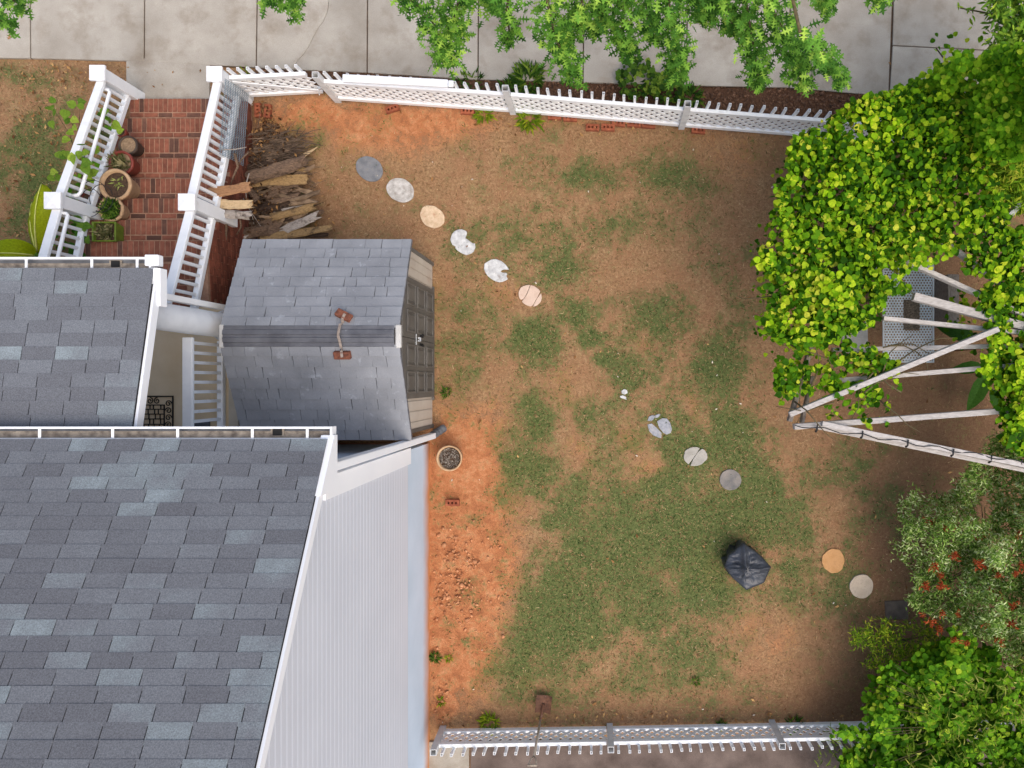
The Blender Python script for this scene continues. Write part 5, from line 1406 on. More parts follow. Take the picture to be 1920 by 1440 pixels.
for (x, y) in ((tx0 + .05, ty0 + .05), (tx1 - .05, ty0 + .05), (tx0 + .05, ty1 - .05), (tx1 - .05, ty1 - .05)):
    MB().tube([(x, y, -.03), (x, y, tb_z - .03)], .018, 8).build("leg", M['metal_mesh'], tb)
ch = at(1790, 560, .35)
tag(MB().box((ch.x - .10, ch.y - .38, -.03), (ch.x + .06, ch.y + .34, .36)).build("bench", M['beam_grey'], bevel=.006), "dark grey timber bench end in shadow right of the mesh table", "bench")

# ------------------------------------------------------------------ leaf shapes
def outline_leaf(half, fold=.12, curl=-.12):
    """leaf from half outline points (x along blade 0..1, half width); returns verts and quads/tris as 4-index faces"""
    vs = []; fs = []
    for x, wd in half:
        vs += [(x, -wd, fold * wd + curl * x * x), (x, 0, curl * x * x), (x, wd, fold * wd + curl * x * x)]
    for i in range(len(half) - 1):
        a = i * 3; fs += [(a, a + 3, a + 4, a + 1), (a + 1, a + 4, a + 5, a + 2)]
    return vs, fs
GRAPE = outline_leaf([(-.12, .22), (.0, .46), (.28, .56), (.55, .46), (.78, .24), (1.0, .02)], .16, -.16)
ROUND = outline_leaf([(0, .10), (.14, .40), (.42, .50), (.72, .36), (1.0, .02)], .16, -.14)
LANCE = outline_leaf([(0, .01), (.25, .075), (.55, .085), (.8, .05), (1.0, .003)], .5, -.25)
CURLY = outline_leaf([(0, .015), (.2, .075), (.45, .09), (.7, .07), (1.0, .01)], .6, -.75)
CURLY2 = outline_leaf([(0, .03), (.25, .13), (.5, .15), (.75, .11), (1.0, .02)], .6, -.6)
OAK = outline_leaf([(0, .02), (.10, .05), (.20, .28), (.24, .06), (.36, .07), (.48, .42), (.52, .10), (.62, .07), (.74, .34), (.78, .07), (.86, .10), (1.0, .01)], .10, -.10)

def poly_points(poly, n, rg, zf, holes=(), dens=None):
    """points spread inside a photo-space polygon; zf gives their height"""
    xs = [p[0] for p in poly]; ys = [p[1] for p in poly]
    px = rg.uniform(min(xs), max(xs), n); py = rg.uniform(min(ys), max(ys), n)
    jx = px + 46 * (fbm(px / 34, py / 34, 71, 4) - .5) + rg.normal(0, 5, n); jy = py + 46 * (fbm(px / 34 + 40, py / 34, 72, 4) - .5) + rg.normal(0, 5, n)
    ok = in_poly(jx, jy, poly)
    for h in holes: ok &= ~in_poly(jx, jy, h)
    if dens is not None: ok &= rg.uniform(0, 1, n) < dens(px, py)
    px, py = px[ok], py[ok]; z = zf(px, py, rg)
    return px, py, z

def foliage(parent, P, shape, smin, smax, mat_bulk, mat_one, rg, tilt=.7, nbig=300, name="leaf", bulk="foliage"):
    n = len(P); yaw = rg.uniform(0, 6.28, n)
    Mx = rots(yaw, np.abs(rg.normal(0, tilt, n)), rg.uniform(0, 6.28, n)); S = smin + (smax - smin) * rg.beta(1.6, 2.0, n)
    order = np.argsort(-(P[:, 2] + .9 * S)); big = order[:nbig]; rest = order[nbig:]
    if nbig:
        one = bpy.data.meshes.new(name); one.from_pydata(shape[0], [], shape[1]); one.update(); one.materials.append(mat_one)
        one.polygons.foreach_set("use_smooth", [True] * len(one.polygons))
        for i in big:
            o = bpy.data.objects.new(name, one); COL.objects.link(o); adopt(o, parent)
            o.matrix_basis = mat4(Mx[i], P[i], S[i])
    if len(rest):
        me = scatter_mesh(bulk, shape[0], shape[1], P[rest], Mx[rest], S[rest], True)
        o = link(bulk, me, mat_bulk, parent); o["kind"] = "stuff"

def stems(parent, pts_list, matl, name="stem", r=.012):
    b = MB()
    for pts in pts_list: b.tube(pts, [r * (1.2 - .8 * i / max(1, len(pts) - 1)) for i in range(len(pts))], 6)
    return b.build(name, matl, parent, smooth=True)

bark_m = pmat("vine_bark", srgb(66, 58, 40), srgb(104, 92, 62), 20, .9, .4, 50)
def vine_stops(k=1.0):
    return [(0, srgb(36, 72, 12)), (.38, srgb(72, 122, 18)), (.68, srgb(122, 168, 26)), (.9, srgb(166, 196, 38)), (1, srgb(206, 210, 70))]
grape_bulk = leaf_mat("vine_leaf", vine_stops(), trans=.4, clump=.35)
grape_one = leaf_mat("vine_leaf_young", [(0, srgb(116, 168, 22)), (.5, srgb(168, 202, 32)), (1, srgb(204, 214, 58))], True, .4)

# main vine canopy on the arbor
rg = np.random.default_rng(50)
vine = thing("grape_vine", at(1600, 420, 0), "bright yellow-green leafy vine sprawling over the timber arbor", "vine")
CANOPY = [(1650,172),(1595,195),(1560,225),(1520,248),(1488,272),(1480,330),(1452,362),(1466,410),(1440,455),(1418,485),(1440,530),(1432,590),(1440,620),(1470,650),(1530,645),(1580,628),(1630,618),(1655,590),(1662,560),(1700,540),(1700,495),(1765,480),(1800,480),(1850,520),(1875,560),(2075,560),(2075,430),(1900,430),(1880,400),(1870,350),(1840,300),(1820,230),(1760,185),(1700,170)]
dens = lambda px, py: np.clip(.36 + 2.2 * (fbm(px / 28, py / 28, 61, 3) - .38), .07, 1)
zc = lambda px, py, r_: AZ + .05 + .30 * fbm(px / 60, py / 60, 55, 3) + .14 - .50 * r_.uniform(0, 1, len(px)) ** 1.5
px, py, z = poly_points(CANOPY, 52000, rg, zc, (), dens)
Pm = at_np(px, py, z)
TENDR = [(1470,640),(1560,640),(1640,650),(1690,680),(1680,730),(1640,760),(1590,742),(1530,735),(1490,745),(1455,748),(1466,700)]
px, py, z = poly_points(TENDR, 4500, rg, lambda a, b_, r_: AZ - .15 + .35 * r_.uniform(0, 1, len(a)), (), lambda a, b_: np.clip(.16 + 2.2 * (fbm(a / 26, b_ / 26, 77, 3) - .42), 0, 1))
P2 = at_np(px, py, z)
DANG = [(1545,760),(1600,745),(1660,760),(1668,805),(1640,815),(1600,785),(1555,780)]
px, py, z = poly_points(DANG, 900, rg, lambda a, b_, r_: AZ - .3 + .5 * r_.uniform(0, 1, len(a)), (), lambda a, b_: np.clip(.1 + 2.4 * (fbm(a / 22, b_ / 22, 79, 3) - .42), 0, 1))
P3 = at_np(px, py, z)
EDGE = [(1415,500),(1432,470),(1480,330),(1500,250),(1460,340),(1430,440),(1400,480),(1420,520),(1430,600),(1460,640),(1460,610),(1440,560)]
px, py, z = poly_points([(1405,470),(1480,250),(1500,260),(1460,430),(1450,560),(1480,680),(1450,700),(1420,600)], 1400, rg, lambda a, b_, r_: .6 + 1.5 * r_.uniform(0, 1, len(a)), (), lambda a, b_: .25 + 0 * a)
P4 = at_np(px, py, z)
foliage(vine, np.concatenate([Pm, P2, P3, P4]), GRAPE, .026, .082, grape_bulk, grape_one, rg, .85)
sp_ = []
rgv = random.Random(4)
for (x, y) in ((1512, 700), (1622, 300), (1560, 505), (1858, 186)):
    sp_.append([at(x + 4, y + 4, .0), at(x + 2, y, .8), at(x - 3, y + 3, 1.6), at(x, y, AZ), at(x + 40, y - 20, AZ + .1)])
for i in range(46):
    x, y = rgv.uniform(1470, 1700), rgv.uniform(260, 760); a = rgv.uniform(0, 6.28); pts = []
    for k in range(5): pts.append(at(x, y, AZ + rgv.uniform(0, .25))); a += rgv.uniform(-.7, .7); x += 28 * math.cos(a); y += 28 * math.sin(a)
    sp_.append(pts)
stems(vine, sp_, bark_m, r=.008)

# second vine mass on the right edge
vine2 = thing("grape_vine", at(1895, 700, 0), "yellow-green vine foliage hanging over the right ends of the arbor rafters", "vine")
RIGHTV = [(1835,560),(1870,545),(1920,530),(2075,540),(2075,850),(1915,850),(1880,830),(1870,780),(1880,740),(1850,700),(1830,690),(1858,650),(1850,620),(1860,600),(1840,590)]
px, py, z = poly_points(RIGHTV, 20000, rg, lambda a, b_, r_: AZ - .1 + .5 * fbm(a / 40, b_ / 40, 91, 3) + .12 - .8 * r_.uniform(0, 1, len(a)) ** 2, (), lambda a, b_: np.clip(.35 + 1.5 * (fbm(a / 34, b_ / 34, 93, 3) - .35), .02, 1))
Q1 = at_np(px, py, z)
px, py, z = poly_points([(1770,540),(1850,560),(1860,640),(1800,660),(1780,610)], 260, rg, lambda a, b_, r_: .5 + 1.0 * r_.uniform(0, 1, len(a)), (), lambda a, b_: .35 + 0 * a)
Q2 = at_np(px, py, z)
foliage(vine2, np.concatenate([Q1, Q2]), GRAPE, .026, .082, grape_bulk, grape_one, rg, .6)
stems(vine2, [[at(1930, 700, 0), at(1935, 690, 1.2), at(1920, 680, AZ + .1), at(1880, 620, AZ + .2)], [at(1930, 720, 0), at(1925, 740, 1.4), at(1900, 790, AZ)]], bark_m, r=.014)
# broad-leaved plants on the ground below
big_m = leaf_mat("broad_leaf", [(0, srgb(40, 74, 28)), (1, srgb(70, 112, 40))], True, .3)
BROAD = outline_leaf([(0, .02), (.12, .14), (.35, .22), (.62, .2), (.85, .11), (1.0, .01)], .25, -.3)
bp = thing("broad_leaf_plant", at(1850, 720, 0), "low plant with broad dark green leaves in the shade under the arbor's right side", "plant")
one = bpy.data.meshes.new("leaf"); one.from_pydata(BROAD[0], [], BROAD[1]); one.update(); one.materials.append(big_m)
for (x, y, a, s) in ((1835, 705, -110, .55), (1815, 640, 160, .5), (1845, 735, -60, .45), (1870, 700, 20, .5), (1828, 690, -170, .4)):
    p = at(x + 12, y - 5, .35); o = link("leaf", one, None, bp, p, (0, R(-5), R(a)), (s, s, s))
MB().tube([at(1845, 705, -.02), at(1845, 703, .36)], [.03, .012], 7).build("stem", bark_m, bp)

# ------------------------------------------------------------------ upper right: round-leaved shrub, lance-leaved shrub, hanging twigs
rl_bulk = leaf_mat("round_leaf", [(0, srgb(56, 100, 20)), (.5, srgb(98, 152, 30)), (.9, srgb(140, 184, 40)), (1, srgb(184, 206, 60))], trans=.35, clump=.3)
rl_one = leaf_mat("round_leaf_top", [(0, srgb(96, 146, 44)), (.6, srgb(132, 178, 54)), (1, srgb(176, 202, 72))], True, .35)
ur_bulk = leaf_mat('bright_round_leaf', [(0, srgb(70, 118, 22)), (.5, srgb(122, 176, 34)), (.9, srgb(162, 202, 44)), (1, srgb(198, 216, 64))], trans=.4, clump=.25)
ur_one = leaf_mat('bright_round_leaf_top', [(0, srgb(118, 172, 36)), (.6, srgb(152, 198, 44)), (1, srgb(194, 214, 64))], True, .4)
sh1 = thing("leafy_shrub", at(1800, 150, 0), "mid-green round-leaved shrub crowding the sidewalk corner, upper right", "shrub")
UR = [(1662,182),(1690,165),(1720,158),(1745,130),(1790,115),(1830,110),(1880,95),(2075,60),(2075,330),(1880,300),(1800,250),(1760,235),(1700,215)]
px, py, z = poly_points(UR, 14000, rg, lambda a, b_, r_: 1.1 + 1.2 * fbm(a / 60, b_ / 60, 101, 3) + .006 * (a - 1660) - .6 * r_.uniform(0, 1, len(a)) ** 1.5, (), lambda a, b_: np.clip(.5 + 1.3 * (fbm(a / 32, b_ / 32, 103, 3) - .35), .05, 1))
Q1 = at_np(px, py, z)
px, py, z = poly_points([(1745,60),(1770,60),(1830,70),(1850,95),(1800,115),(1760,120),(1742,95)], 130, rg, lambda a, b_, r_: .9 + .5 * r_.uniform(0, 1, len(a)), (), lambda a, b_: .28 + 0 * a)
foliage(sh1, np.concatenate([Q1, at_np(px, py, z)]), ROUND, .045, .085, ur_bulk, ur_one, rg, .6)
stems(sh1, [[at(1850, 200, 0), at(1845, 190, .9), at(1800, 150, 1.6), at(1755, 90, 1.3)], [at(1855, 205, 0), at(1870, 180, 1.2), at(1900, 120, 2.0)], [at(1852, 202, 0), at(1800, 200, .9), at(1720, 180, 1.1)]], bark_m, r=.02)
la_bulk = leaf_mat("lance_leaf", [(0, srgb(54, 90, 20)), (.5, srgb(110, 150, 30)), (.9, srgb(160, 182, 46)), (1, srgb(206, 202, 66))], trans=.35, clump=.3)
la_one = leaf_mat("lance_leaf_top", [(0, srgb(96, 132, 32)), (.6, srgb(150, 166, 48)), (1, srgb(200, 194, 72))], True, .35)
sh2 = thing("lance_leaf_shrub", at(1890, 300, 0), "feathery shrub with narrow yellow-green leaves at the right edge above the arbor", "shrub")
px, py, z = poly_points([(1800,190),(1860,170),(2075,120),(2075,400),(1915,400),(1860,380),(1800,310)], 23000, rg, lambda a, b_, r_: 1.9 + .8 * fbm(a / 50, b_ / 50, 111, 3) - .5 * r_.uniform(0, 1, len(a)), (), lambda a, b_: np.clip(.5 + 1.5 * (fbm(a / 36, b_ / 36, 113, 3) - .36), .05, 1))
foliage(sh2, at_np(px, py, z), LANCE, .06, .14, la_bulk, la_one, rg, .7)
stems(sh2, [[at(1900, 310, 0), at(1895, 290, 1.2), at(1880, 260, 2.1)], [at(1902, 312, 0), at(1930, 330, 1.2), at(1940, 350, 2.0)], [at(1902, 312, 0), at(1860, 290, 1.3), at(1840, 240, 2.2)]], bark_m, r=.02)
sh3 = thing("willow_shrub", at(1900, 20, 0), "dark green shrub with small pointed leaves in the top right corner", "shrub")
sm_bulk = leaf_mat("pointed_leaf", [(0, srgb(66, 104, 34)), (.6, srgb(112, 154, 48)), (1, srgb(166, 190, 66))], trans=.3, clump=.3)
sm_one = leaf_mat("pointed_leaf_top", [(0, srgb(86, 128, 42)), (.6, srgb(128, 168, 52)), (1, srgb(180, 198, 68))], True, .3)
POINT = outline_leaf([(0, .01), (.25, .13), (.55, .15), (.8, .08), (1.0, .003)], .3, -.2)
px, py, z = poly_points([(1850,-60),(2075,-60),(2075,110),(1870,110),(1855,75),(1870,50),(1845,20)], 7000, rg, lambda a, b_, r_: 1.6 + 1.0 * r_.uniform(0, 1, len(a)), (), lambda a, b_: np.clip(.4 + 1.6 * (fbm(a / 26, b_ / 26, 121, 3) - .42) + (a - 1850) / 250, .02, 1))
Q1 = at_np(px, py, z)
px, py, z = poly_points([(1792,5),(1815,0),(1835,40),(1860,55),(1850,62),(1815,45),(1798,25)], 120, rg, lambda a, b_, r_: 1.8 + .3 * r_.uniform(0, 1, len(a)), (), lambda a, b_: .4 + 0 * a)
foliage(sh3, np.concatenate([Q1, at_np(px, py, z)]), POINT, .06, .12, sm_bulk, sm_one, rg, .7)
stems(sh3, [[at(1930, 20, 0), at(1920, 20, 1.2), at(1880, 30, 2.0), at(1800, 15, 2.0)], [at(1930, 25, 0), at(1900, 70, 1.6), at(1860, 90, 1.9)]], bark_m, r=.018)

# ------------------------------------------------------------------ lower right: silvery shrub with red flowers, round-leaved bush, curly willow
sv_bulk = leaf_mat("silver_leaf", [(0, srgb(52, 82, 26)), (.4, srgb(106, 142, 54)), (.8, srgb(162, 186, 102)), (1, srgb(214, 224, 170))], trans=.25, clump=.35)
sv_one = leaf_mat("silver_leaf_top", [(0, srgb(126, 162, 92)), (.6, srgb(166, 192, 130)), (1, srgb(206, 220, 176))], True, .25)
shv = thing("silver_leaf_shrub", at(1830, 1010, 0), "silvery green shrub with curled leaves and orange-red flower clusters", "shrub")
SILV = [(1690,955),(1700,920),(1740,925),(1790,915),(1800,890),(1840,850),(1870,815),(2075,800),(2075,1300),(1900,1260),(1850,1190),(1800,1190),(1770,1165),(1730,1160),(1705,1130),(1720,1085),(1690,1040),(1665,1030),(1690,1000)]
hole = [(1825,940),(1850,925),(1862,970),(1845,985),(1828,965)]
px, py, z = poly_points(SILV, 80000, rg, lambda a, b_, r_: .5 + 1.3 * fbm(a / 55, b_ / 55, 131, 3) + .003 * (a - 1690) - .55 * r_.uniform(0, 1, len(a)) ** 1.3, (hole,), lambda a, b_: np.clip(.35 + 2.0 * (fbm(a / 30, b_ / 30, 133, 3) - .34) + (a - 1700) / 600, .05, 1))
foliage(shv, at_np(px, py, z), CURLY2, .03, .06, sv_bulk, sv_one, rg, .9)
sl_ = []
rgv = random.Random(14)
for i in range(26):
    x, y = rgv.uniform(1720, 1910), rgv.uniform(900, 1200); sl_.append([at(1850, 1050, 0), at((1850 + x) / 2, (1050 + y) / 2, .7), at(x, y, rgv.uniform(1.0, 1.7))])
stems(shv, sl_, bark_m, r=.010)
fl_m = leaf_mat("red_flower", [(0, srgb(120, 46, 24)), (.6, srgb(164, 70, 38)), (1, srgb(190, 104, 66))], trans=.2, rough=.7)
one = bpy.data.meshes.new("flower_cluster")
q_n = 46; rgf = np.random.default_rng(2); th = rgf.uniform(0, 6.28, q_n); el = rgf.uniform(-.2, 1.4, q_n)
me = scatter_mesh("flower_cluster", *NARROW, rgf.normal(0, .016, (q_n, 3)), rots(th, el, th - np.pi / 2), rgf.uniform(.03, .055, q_n)); me.materials.append(fl_m)
for i, (x, y) in enumerate([(1765,977),(1775,992),(1790,988),(1787,1045),(1792,1040),(1752,1062),(1762,1080),(1765,1100),(1735,1098),(1830,1008),(1842,1005),(1832,1055),(1840,1060),(1862,1065),(1910,1000),(1872,1080),(1868,1118),(1905,1075),(1730,1152),(1766,1150),(1796,1152),(1745,1165),(1760,1180),(1790,1200),(1812,1205),(1878,1120),(1850,1170),(1900,1135),(1895,1170),(1872,1200),(1745,975),(1915,1060),(1855,1110)]):
    p = at(x, y, 1.2 + .3 * ((i * 37) % 10) / 10 + .002 * (x - 1690)); link("flower_cluster", me, None, shv, p, (random.uniform(-.6, .6), random.uniform(-.6, .6), random.uniform(0, 6)), [random.uniform(.9, 1.6)] * 3)

lb = thing("round_leaf_bush", at(1760, 1330, 0), "dense mid-green round-leaved bush filling the bottom right corner", "bush")
LR = [(1640,1265),(1665,1255),(1700,1240),(1740,1215),(1790,1180),(1830,1200),(1880,1260),(2075,1290),(2075,1520),(1560,1520),(1575,1440),(1590,1415),(1600,1385),(1560,1372),(1610,1358),(1640,1350),(1632,1310)]
px, py, z = poly_points(LR, 27000, rg, lambda a, b_, r_: .35 + 1.1 * fbm(a / 50, b_ / 50, 141, 3) + .0016 * (a - 1600) - .5 * r_.uniform(0, 1, len(a)) ** 1.3, (), lambda a, b_: np.clip(.4 + 1.7 * (fbm(a / 34, b_ / 34, 143, 3) - .36), .03, 1))
foliage(lb, at_np(px, py, z), ROUND, .05, .09, rl_bulk, rl_one, rg, .55)
stems(lb, [[at(1770, 1350, 0), at(x, y, .9)] for x, y in ((1650, 1300), (1700, 1260), (1800, 1280), (1850, 1330), (1700, 1400), (1800, 1400))], bark_m, r=.014)
cw_ = thing("curly_willow", at(1830, 1360, 0), "curly yellow-green willow shoots rising through the bottom right bush", "shrub")
cu_bulk = leaf_mat("curly_leaf", [(0, srgb(60, 84, 24)), (.6, srgb(116, 138, 44)), (1, srgb(176, 178, 84))], trans=.3, clump=.3)
cu_one = leaf_mat("curly_leaf_top", [(0, srgb(112, 136, 48)), (.6, srgb(158, 168, 74)), (1, srgb(196, 192, 110))], True, .3)
px, py, z = poly_points([(1660,1300),(1740,1270),(1850,1230),(2075,1220),(2075,1500),(1640,1500),(1600,1400),(1660,1380)], 4200, rg, lambda a, b_, r_: .9 + .9 * fbm(a / 40, b_ / 40, 151, 3) + .0012 * (a - 1600), (), lambda a, b_: np.clip(.12 + 2.2 * (fbm(a / 30, b_ / 30, 153, 3) - .42), .01, 1))
Q1 = at_np(px, py, z)
px, py, z = poly_points([(1525,1400),(1560,1365),(1620,1350),(1600,1400),(1570,1440),(1540,1440)], 420, rg, lambda a, b_, r_: .35 + .4 * r_.uniform(0, 1, len(a)), (), lambda a, b_: .3 + 0 * a)
foliage(cw_, np.concatenate([Q1, at_np(px, py, z)]), CURLY, .05, .11, cu_bulk, cu_one, rg, 1.0)
sl_ = []
for i in range(24):
    x, y = rgv.uniform(1600, 1910), rgv.uniform(1240, 1440); sl_.append([at(1830, 1360, 0), at((1830 + x) / 2 + 8, (1360 + y) / 2, .8), at(x, y, rgv.uniform(1.1, 1.6))])
stems(cw_, sl_, bark_m, r=.008)
fb = thing("feathery_bush", at(1690, 1190, 0), "feathery olive-green bush with fine pointed shoots beside the square paving stone", "bush")
px, py, z = poly_points([(1585,1195),(1615,1165),(1650,1160),(1680,1180),(1740,1165),(1770,1190),(1740,1240),(1690,1250),(1650,1255),(1620,1240),(1640,1215),(1600,1205)], 6000, rg, lambda a, b_, r_: .25 + .5 * r_.uniform(0, 1, len(a)), (), lambda a, b_: np.clip(.3 + 1.8 * (fbm(a / 26, b_ / 26, 161, 3) - .4), .02, 1))
foliage(fb, at_np(px, py, z), LANCE, .04, .08, la_bulk, la_one, rg, .5, nbig=120)
stems(fb, [[at(1700, 1200, 0), at(x, y, .4)] for x, y in ((1600, 1195), (1640, 1170), (1625, 1235), (1680, 1240), (1740, 1190))], bark_m, r=.010)

# ------------------------------------------------------------------ oak reaching in over the sidewalk
ok_bulk = leaf_mat("oak_leaf", [(0, srgb(48, 88, 32)), (.4, srgb(84, 132, 48)), (.8, srgb(122, 170, 64)), (1, srgb(168, 204, 84))], trans=.35, clump=.4)
ok_one = leaf_mat("oak_leaf_top", [(0, srgb(84, 136, 50)), (.5, srgb(124, 174, 66)), (1, srgb(180, 212, 88))], True, .35)
oak = thing("oak_tree", at(1150, -420, 0), "pin oak with lobed bright green leaves overhanging the sidewalk from the top edge", "tree")
OZ = 2.9
tr = MB(); tb_ = at(1150, -520, 0)
tr.tube([tb_, tb_ + Vector((.05, 0, 1.2)), tb_ + Vector((.0, .05, 2.6)), tb_ + Vector((.05, .1, 4.6))], [.24, .19, .16, .09], 14)
tr.build("trunk", bark_m, oak, smooth=True)
BR = [  # drooping sprays: list of photo points from the crown towards the tip, with width of the leaf spray
 ([(760,-60),(770,0),(810,40),(835,90),(838,128)], 44, 300), ([(880,-60),(860,0),(850,40),(858,70)], 40, 190), ([(960,-60),(950,20),(955,60),(948,85)], 26, 130),
 ([(1010,-60),(1030,20),(1040,70),(1062,110),(1075,150)], 36, 300), ([(1100,-60),(1090,10),(1080,40),(1060,80)], 34, 220), ([(1180,-60),(1170,10),(1165,60),(1180,105)], 40, 300),
 ([(1250,-60),(1255,10),(1262,60),(1270,110),(1265,150)], 38, 340), ([(1330,-60),(1320,0),(1325,40)], 44, 260), ([(1390,-60),(1400,10),(1410,70),(1418,120),(1425,165)], 34, 340),
 ([(1440,-60),(1450,20),(1475,70),(1495,110),(1505,165)], 40, 420), ([(1500,60),(1540,100),(1560,130),(1580,155)], 22, 180), ([(1560,-60),(1550,-5),(1552,25)], 26, 110),
 ([(1650,-60),(1640,-10),(1660,8)], 26, 90), ([(500,-60),(505,-10),(520,10)], 30, 80), ([(555,-50),(550,0),(555,35)], 16, 80), ([(30,-60),(25,0),(45,15)], 24, 70), ([(-30,20),(5,40),(20,52)], 20, 60),
 ([(1120,-60),(1140,0),(1125,40),(1110,60)], 30, 170), ([(820,-60),(905,0),(925,10)], 30, 130), ([(1210,-40),(1215,40),(1225,75)], 26, 150), ([(1350,-40),(1370,40),(1380,60)], 26, 150)]
brm_ = MB(); PP = []
rgo = np.random.default_rng(66)
for pts, wd, n in BR:
    zs = [OZ + .9 - 1.5 * (k / (len(pts) - 1)) for k in range(len(pts))]
    W = [at(x, y, zz) for (x, y), zz in zip(pts, zs)]
    crown = tb_ + Vector(((W[0].x - tb_.x) * .3, .2 + (W[0].y - tb_.y) * .1, 3.4))
    brm_.tube([crown] + W, [.04] + [.016 * (1 - .8 * k / len(W)) for k in range(len(W))], 6)
    ts = rgo.uniform(0, 1, n) ** .8 * (len(pts) - 1); i0 = np.minimum(ts.astype(int), len(pts) - 2); f = ts - i0
    xs = np.array([p[0] for p in pts]); ys_ = np.array([p[1] for p in pts]); zz = np.array(zs)
    taper = 1 - .55 * (ts / (len(pts) - 1)) ** 2
    px = xs[i0] * (1 - f) + xs[i0 + 1] * f + rgo.normal(0, .5, n) * wd * taper; py = ys_[i0] * (1 - f) + ys_[i0 + 1] * f + rgo.normal(0, .35, n) * wd * taper
    z = zz[i0] * (1 - f) + zz[i0 + 1] * f + rgo.normal(0, .10, n)
    PP.append(at_np(px, py, z))
brm_.build("branches", bark_m, oak, smooth=True)
PP = np.concatenate(PP)
foliage(oak, PP, OAK, .085, .14, ok_bulk, ok_one, rgo, .55)

# ------------------------------------------------------------------ weeds and small plants
wd_m = leaf_mat("weed_leaf", [(0, srgb(36, 62, 20)), (.6, srgb(70, 104, 34)), (1, srgb(124, 146, 52))], trans=.3)
lite_m = leaf_mat("weed_bright", [(0, srgb(80, 110, 24)), (.6, srgb(120, 142, 30)), (1, srgb(170, 172, 46))], trans=.3)
def weed(px, py, rpx, n, smin, smax, label, matl=None, seed=1, z=-.02, shape=LANCE, tilt=None):
    c = at(px, py, 0); t = thing("weed", (c.x, c.y, 0), label, "weed", "weeds around the yard")
    r = rpx / 130.; rg_ = np.random.default_rng(seed); rr = r * np.sqrt(rg_.uniform(0, 1, n)) * .8; aa = rg_.uniform(0, 6.28, n)
    P = np.stack([c.x + rr * np.cos(aa), c.y + rr * np.sin(aa), z + rg_.uniform(0, .1, n) * (1 if shape is not LANCE else .2)], -1); yaw = aa + rg_.normal(0, .8, n); el = rg_.uniform(.1, 1.1, n)
    me = scatter_mesh("leaves", shape[0], shape[1], P, rots(yaw, el, yaw - np.pi / 2), rg_.uniform(smin, smax, n)); o = link("leaves", me, matl or wd_m, t); o["kind"] = "stuff"
weed(990, 150, 30, 200, .08, .2, "big clump of grassy weeds between the sidewalk and upper fence", seed=1)
weed(955, 170, 20, 110, .07, .16, "second grassy weed clump beside the fence post, left of the big clump", seed=2)
weed(885, 158, 28, 70, .06, .14, "thin grass between sidewalk and fence, left of the two big weed clumps", seed=3)
weed(1195, 155, 44, 200, .04, .09, "leafy weed patch on the mulch strip under the oak, middle of the upper fence", seed=4, shape=ROUND, z=.05)
weed(1250, 170, 34, 160, .04, .09, "dark leafy weeds on the mulch strip at the fence post, right of the leafy patch", seed=5, shape=ROUND, z=.05)
weed(1295, 185, 18, 70, .10, .2, "small grass tuft on the mulch behind the fence, right of the dark weeds", seed=6)
weed(907, 214, 12, 60, .08, .16, "small yellow-green grass tuft inside the upper fence, left one", lite_m, 7)
weed(992, 222, 20, 90, .10, .2, "larger yellow-green grass tuft inside the upper fence, right one", lite_m, 8)
weed(918, 1356, 17, 120, .06, .13, "bright green weed at the foot of the lower fence, left of the shovel", lite_m, 9)
weed(1354, 1360, 8, 50, .05, .1, "small dark weed growing through the lower fence near its middle", seed=10)
weed(1488, 1362, 16, 70, .06, .14, "leafy weed growing through the lower fence right of the last post", seed=11)
weed(1305, 1278, 7, 40, .03, .07, "small dark green tuft alone on the lower lawn", seed=12)
weed(841, 1234, 6, 40, .03, .07, "tiny bright green weed on the orange clay strip", lite_m, 13)
weed(825, 1316, 6, 30, .04, .08, "tiny green weed at the foot of the house wall near the lower fence", lite_m, 14)
weed(816, 1232, 9, 90, .04, .08, "dark green tuft in the rut at the foot of the house wall", seed=15)
weed(460, 135, 7, 36, .06, .12, "small weed behind the gate by the sidewalk edge", lite_m, 16)
weed(838, 735, 8, 40, .05, .1, "small green weed just outside the shed doors", seed=17)

# plants at the left stair railing
gv = thing("climbing_vine", at(140, 260, 0), "light green broad-leaved vine climbing the left stair railing", "vine")
GL = [(92,200,.5),(100,192,.5),(104,208,.55),(96,228,.5),(124,208,.6),(135,222,.6),(138,236,.6),(128,246,.55),(148,192,.7),(140,198,.7),(156,200,.7),(122,228,.5),(118,262,.5),(108,286,.45),(114,290,.45),(124,284,.5),(155,272,1.5),(150,285,1.5),(160,290,1.5),(138,292,1.5),(136,300,1.45),(160,310,1.5),(155,305,1.5),(96,322,.5),(92,330,.5),(105,330,.5),(198,205,.9),(192,212,.8),(212,232,.8),(221,248,.8),(208,228,.8),(184,280,1.),(172,282,1.),(168,322,1.2),(164,334,1.2),(172,326,1.2),(150,430,1.3),(158,422,1.3),(145,442,1.3),(165,455,1.35),(160,412,1.2),(140,460,1.3),(152,475,1.3),(137,486,1.3),(130,472,1.3),(156,444,1.3),(147,416,1.3)]
gl_m = leaf_mat("climber_leaf", [(0, srgb(88, 124, 44)), (.6, srgb(138, 168, 60)), (1, srgb(178, 196, 84))], True, .4)
gd_m = leaf_mat("climber_leaf_dark", [(0, srgb(44, 84, 30)), (.6, srgb(70, 116, 40)), (1, srgb(120, 152, 56))], True, .35)
rgc = np.random.default_rng(9)
one_a = bpy.data.meshes.new("leaf"); one_a.from_pydata(GRAPE[0], [], GRAPE[1]); one_a.update(); one_a.materials.append(gl_m)
one_b = one_a.copy(); one_b.materials.clear(); one_b.materials.append(gd_m)
gv2 = thing("climbing_vine", at(150, 445, 1.2), "darker green leafy vine spilling over the railing above the square green pot", "vine")
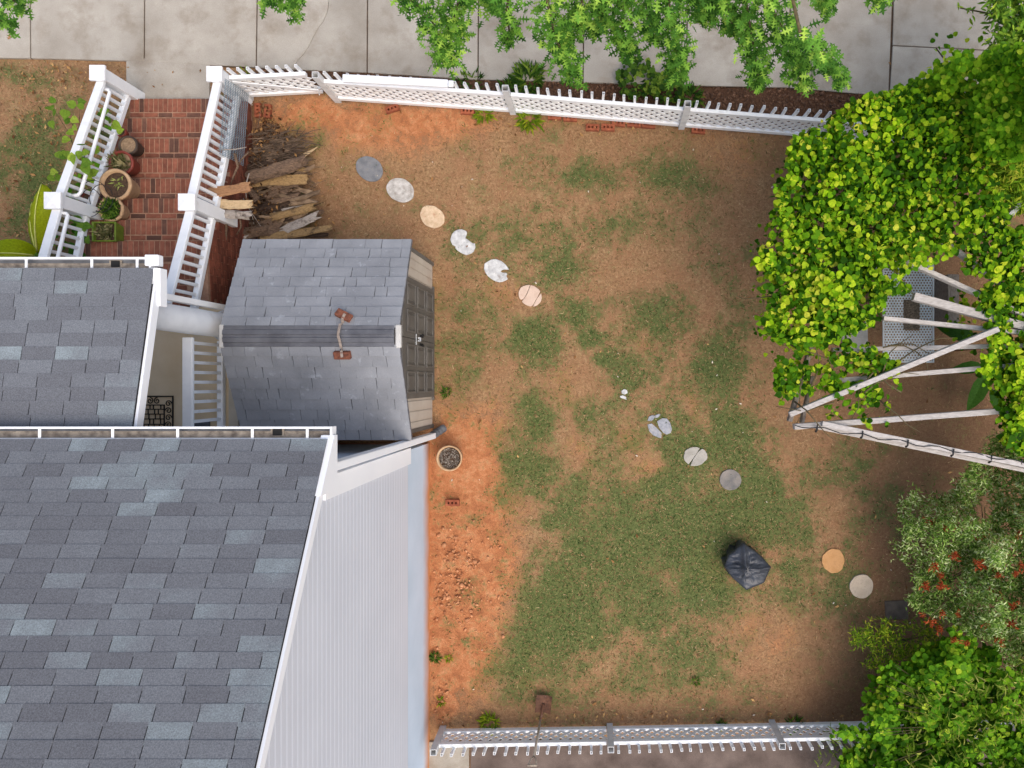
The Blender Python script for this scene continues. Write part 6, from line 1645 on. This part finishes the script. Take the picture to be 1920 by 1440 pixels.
Mx = rots(rgc.uniform(0, 6.28, len(GL)), np.abs(rgc.normal(0, .4, len(GL))), rgc.uniform(0, 6.28, len(GL)))
for i, (x, y, z) in enumerate(GL):
    par, me = (gv2, one_b) if y > 405 else (gv, one_a)
    o = bpy.data.objects.new("leaf", me); COL.objects.link(o); adopt(o, par); o.matrix_basis = mat4(Mx[i], at(x, y, z), rgc.uniform(.075, .125))
stems(gv, [[at(145, 300, 0), at(130, 250, .5), at(100, 205, .5)], [at(145, 300, 0), at(150, 200, .65)], [at(160, 330, .6), at(158, 280, 1.45)], [at(190, 290, .7), at(196, 215, .85), at(215, 240, .8)], [at(145, 300, .0), at(112, 288, .45)], [at(145, 320, .0), at(98, 326, .45)]], bark_m, r=.006)
stems(gv2, [[at(175, 470, 1.06), at(150, 430, 1.3)], [at(170, 480, 1.06), at(145, 475, 1.28)]], bark_m, r=.006)
# dark shrubby stuff seen between the balusters
lowm = thing("garden_plant", at(160, 300, 0), "dark leafy bed plants showing between the left railing's balusters", "plant")
px, py, z = poly_points([(205,170),(225,185),(190,300),(160,370),(120,480),(75,480),(140,330),(180,230)], 900, rg, lambda a, b_, r_: .05 + .3 * r_.uniform(0, 1, len(a)), (), lambda a, b_: .55 + 0 * a)
foliage(lowm, at_np(px, py, z), ROUND, .04, .09, rl_bulk, rl_one, rg, .6, nbig=0)
stems(lowm, [[at(175, 260, -.03), at(172, 258, .25)], [at(130, 400, -.03), at(128, 402, .25)]], bark_m, r=.008)
# banana plant: huge leaves beside the left railing
ban_m = leaf_mat("banana_leaf", [(0, srgb(150, 172, 24)), (1, srgb(178, 190, 40))], True, .45, rough=.35)
rib_m = pmat("banana_midrib", srgb(190, 196, 90), srgb(206, 208, 120), 8, .5)
ba = thing("banana_plant", at(40, 470, 0), "banana plant with huge yellow-green leaves beside the left stair railing", "plant")
def banana(p0, p1, p2, wd, droop=.12):
    pts = []; N = 15
    for i in range(N):
        t = i / (N - 1); p = (1 - t) ** 2 * Vector(p0) + 2 * t * (1 - t) * Vector(p1) + t * t * Vector(p2); pts.append(p)
    vs = []; fs = []
    for i, p in enumerate(pts):
        t = i / (N - 1); d = (pts[min(i + 1, N - 1)] - pts[max(i - 1, 0)]).normalized(); sd = d.cross(Vector((0, 0, 1))).normalized()
        w2 = wd * (math.sin(math.pi * min(1, t * .93 + .07)) ** .55); rip = .012 * math.sin(i * 2.4)
        for k in (-1, -.55, 0, .55, 1): vs.append(p + sd * k * w2 - Vector((0, 0, droop * k * k)) + Vector((0, 0, rip * abs(k))))
    for i in range(N - 1):
        for k in range(4): a = i * 5 + k; fs.append((a, a + 1, a + 6, a + 5))
    lf = MB().add(vs, fs).build("leaf", ban_m, ba, smooth=True)
    MB().tube([p + Vector((0, 0, .004)) for p in pts], [.013 * (1 - .7 * i / N) for i in range(N)], 6).build("midrib", rib_m, lf, smooth=True)
banana(at(70, 470, .8), at(58, 400, 1.2), at(78, 345, 1.05), .16, .10)
banana(at(66, 480, .7), at(20, 470, 1.1), at(-50, 478, .9), .20, .06)
banana(at(70, 475, .6), at(50, 420, .7), at(60, 380, .5), .12)
MB().tube([at(72, 500, -.02), at(72, 495, .5), at(70, 478, .85)], [.07, .055, .03], 10).build("stem", sprig_m, ba, smooth=True)
# fallen leaves on the sidewalk
for i, (x, y, s, lab) in enumerate(((15, 74, .11, "curled brown leaf lying on the sidewalk at the left edge"), (1671, 121, .06, "small orange leaf lying on a joint of the sidewalk, right side"))):
    p = at(x, y, .012); me = bpy.data.meshes.new("fallen_leaf"); me.from_pydata(OAK[0], [], OAK[1]); me.update(); me.materials.append(brown_leaf)
    o = link("fallen_leaf", me, None, None, p, (.2, .1, 1.2 + i), (s, s, s * 1.5)); tag(o, lab, "leaf")
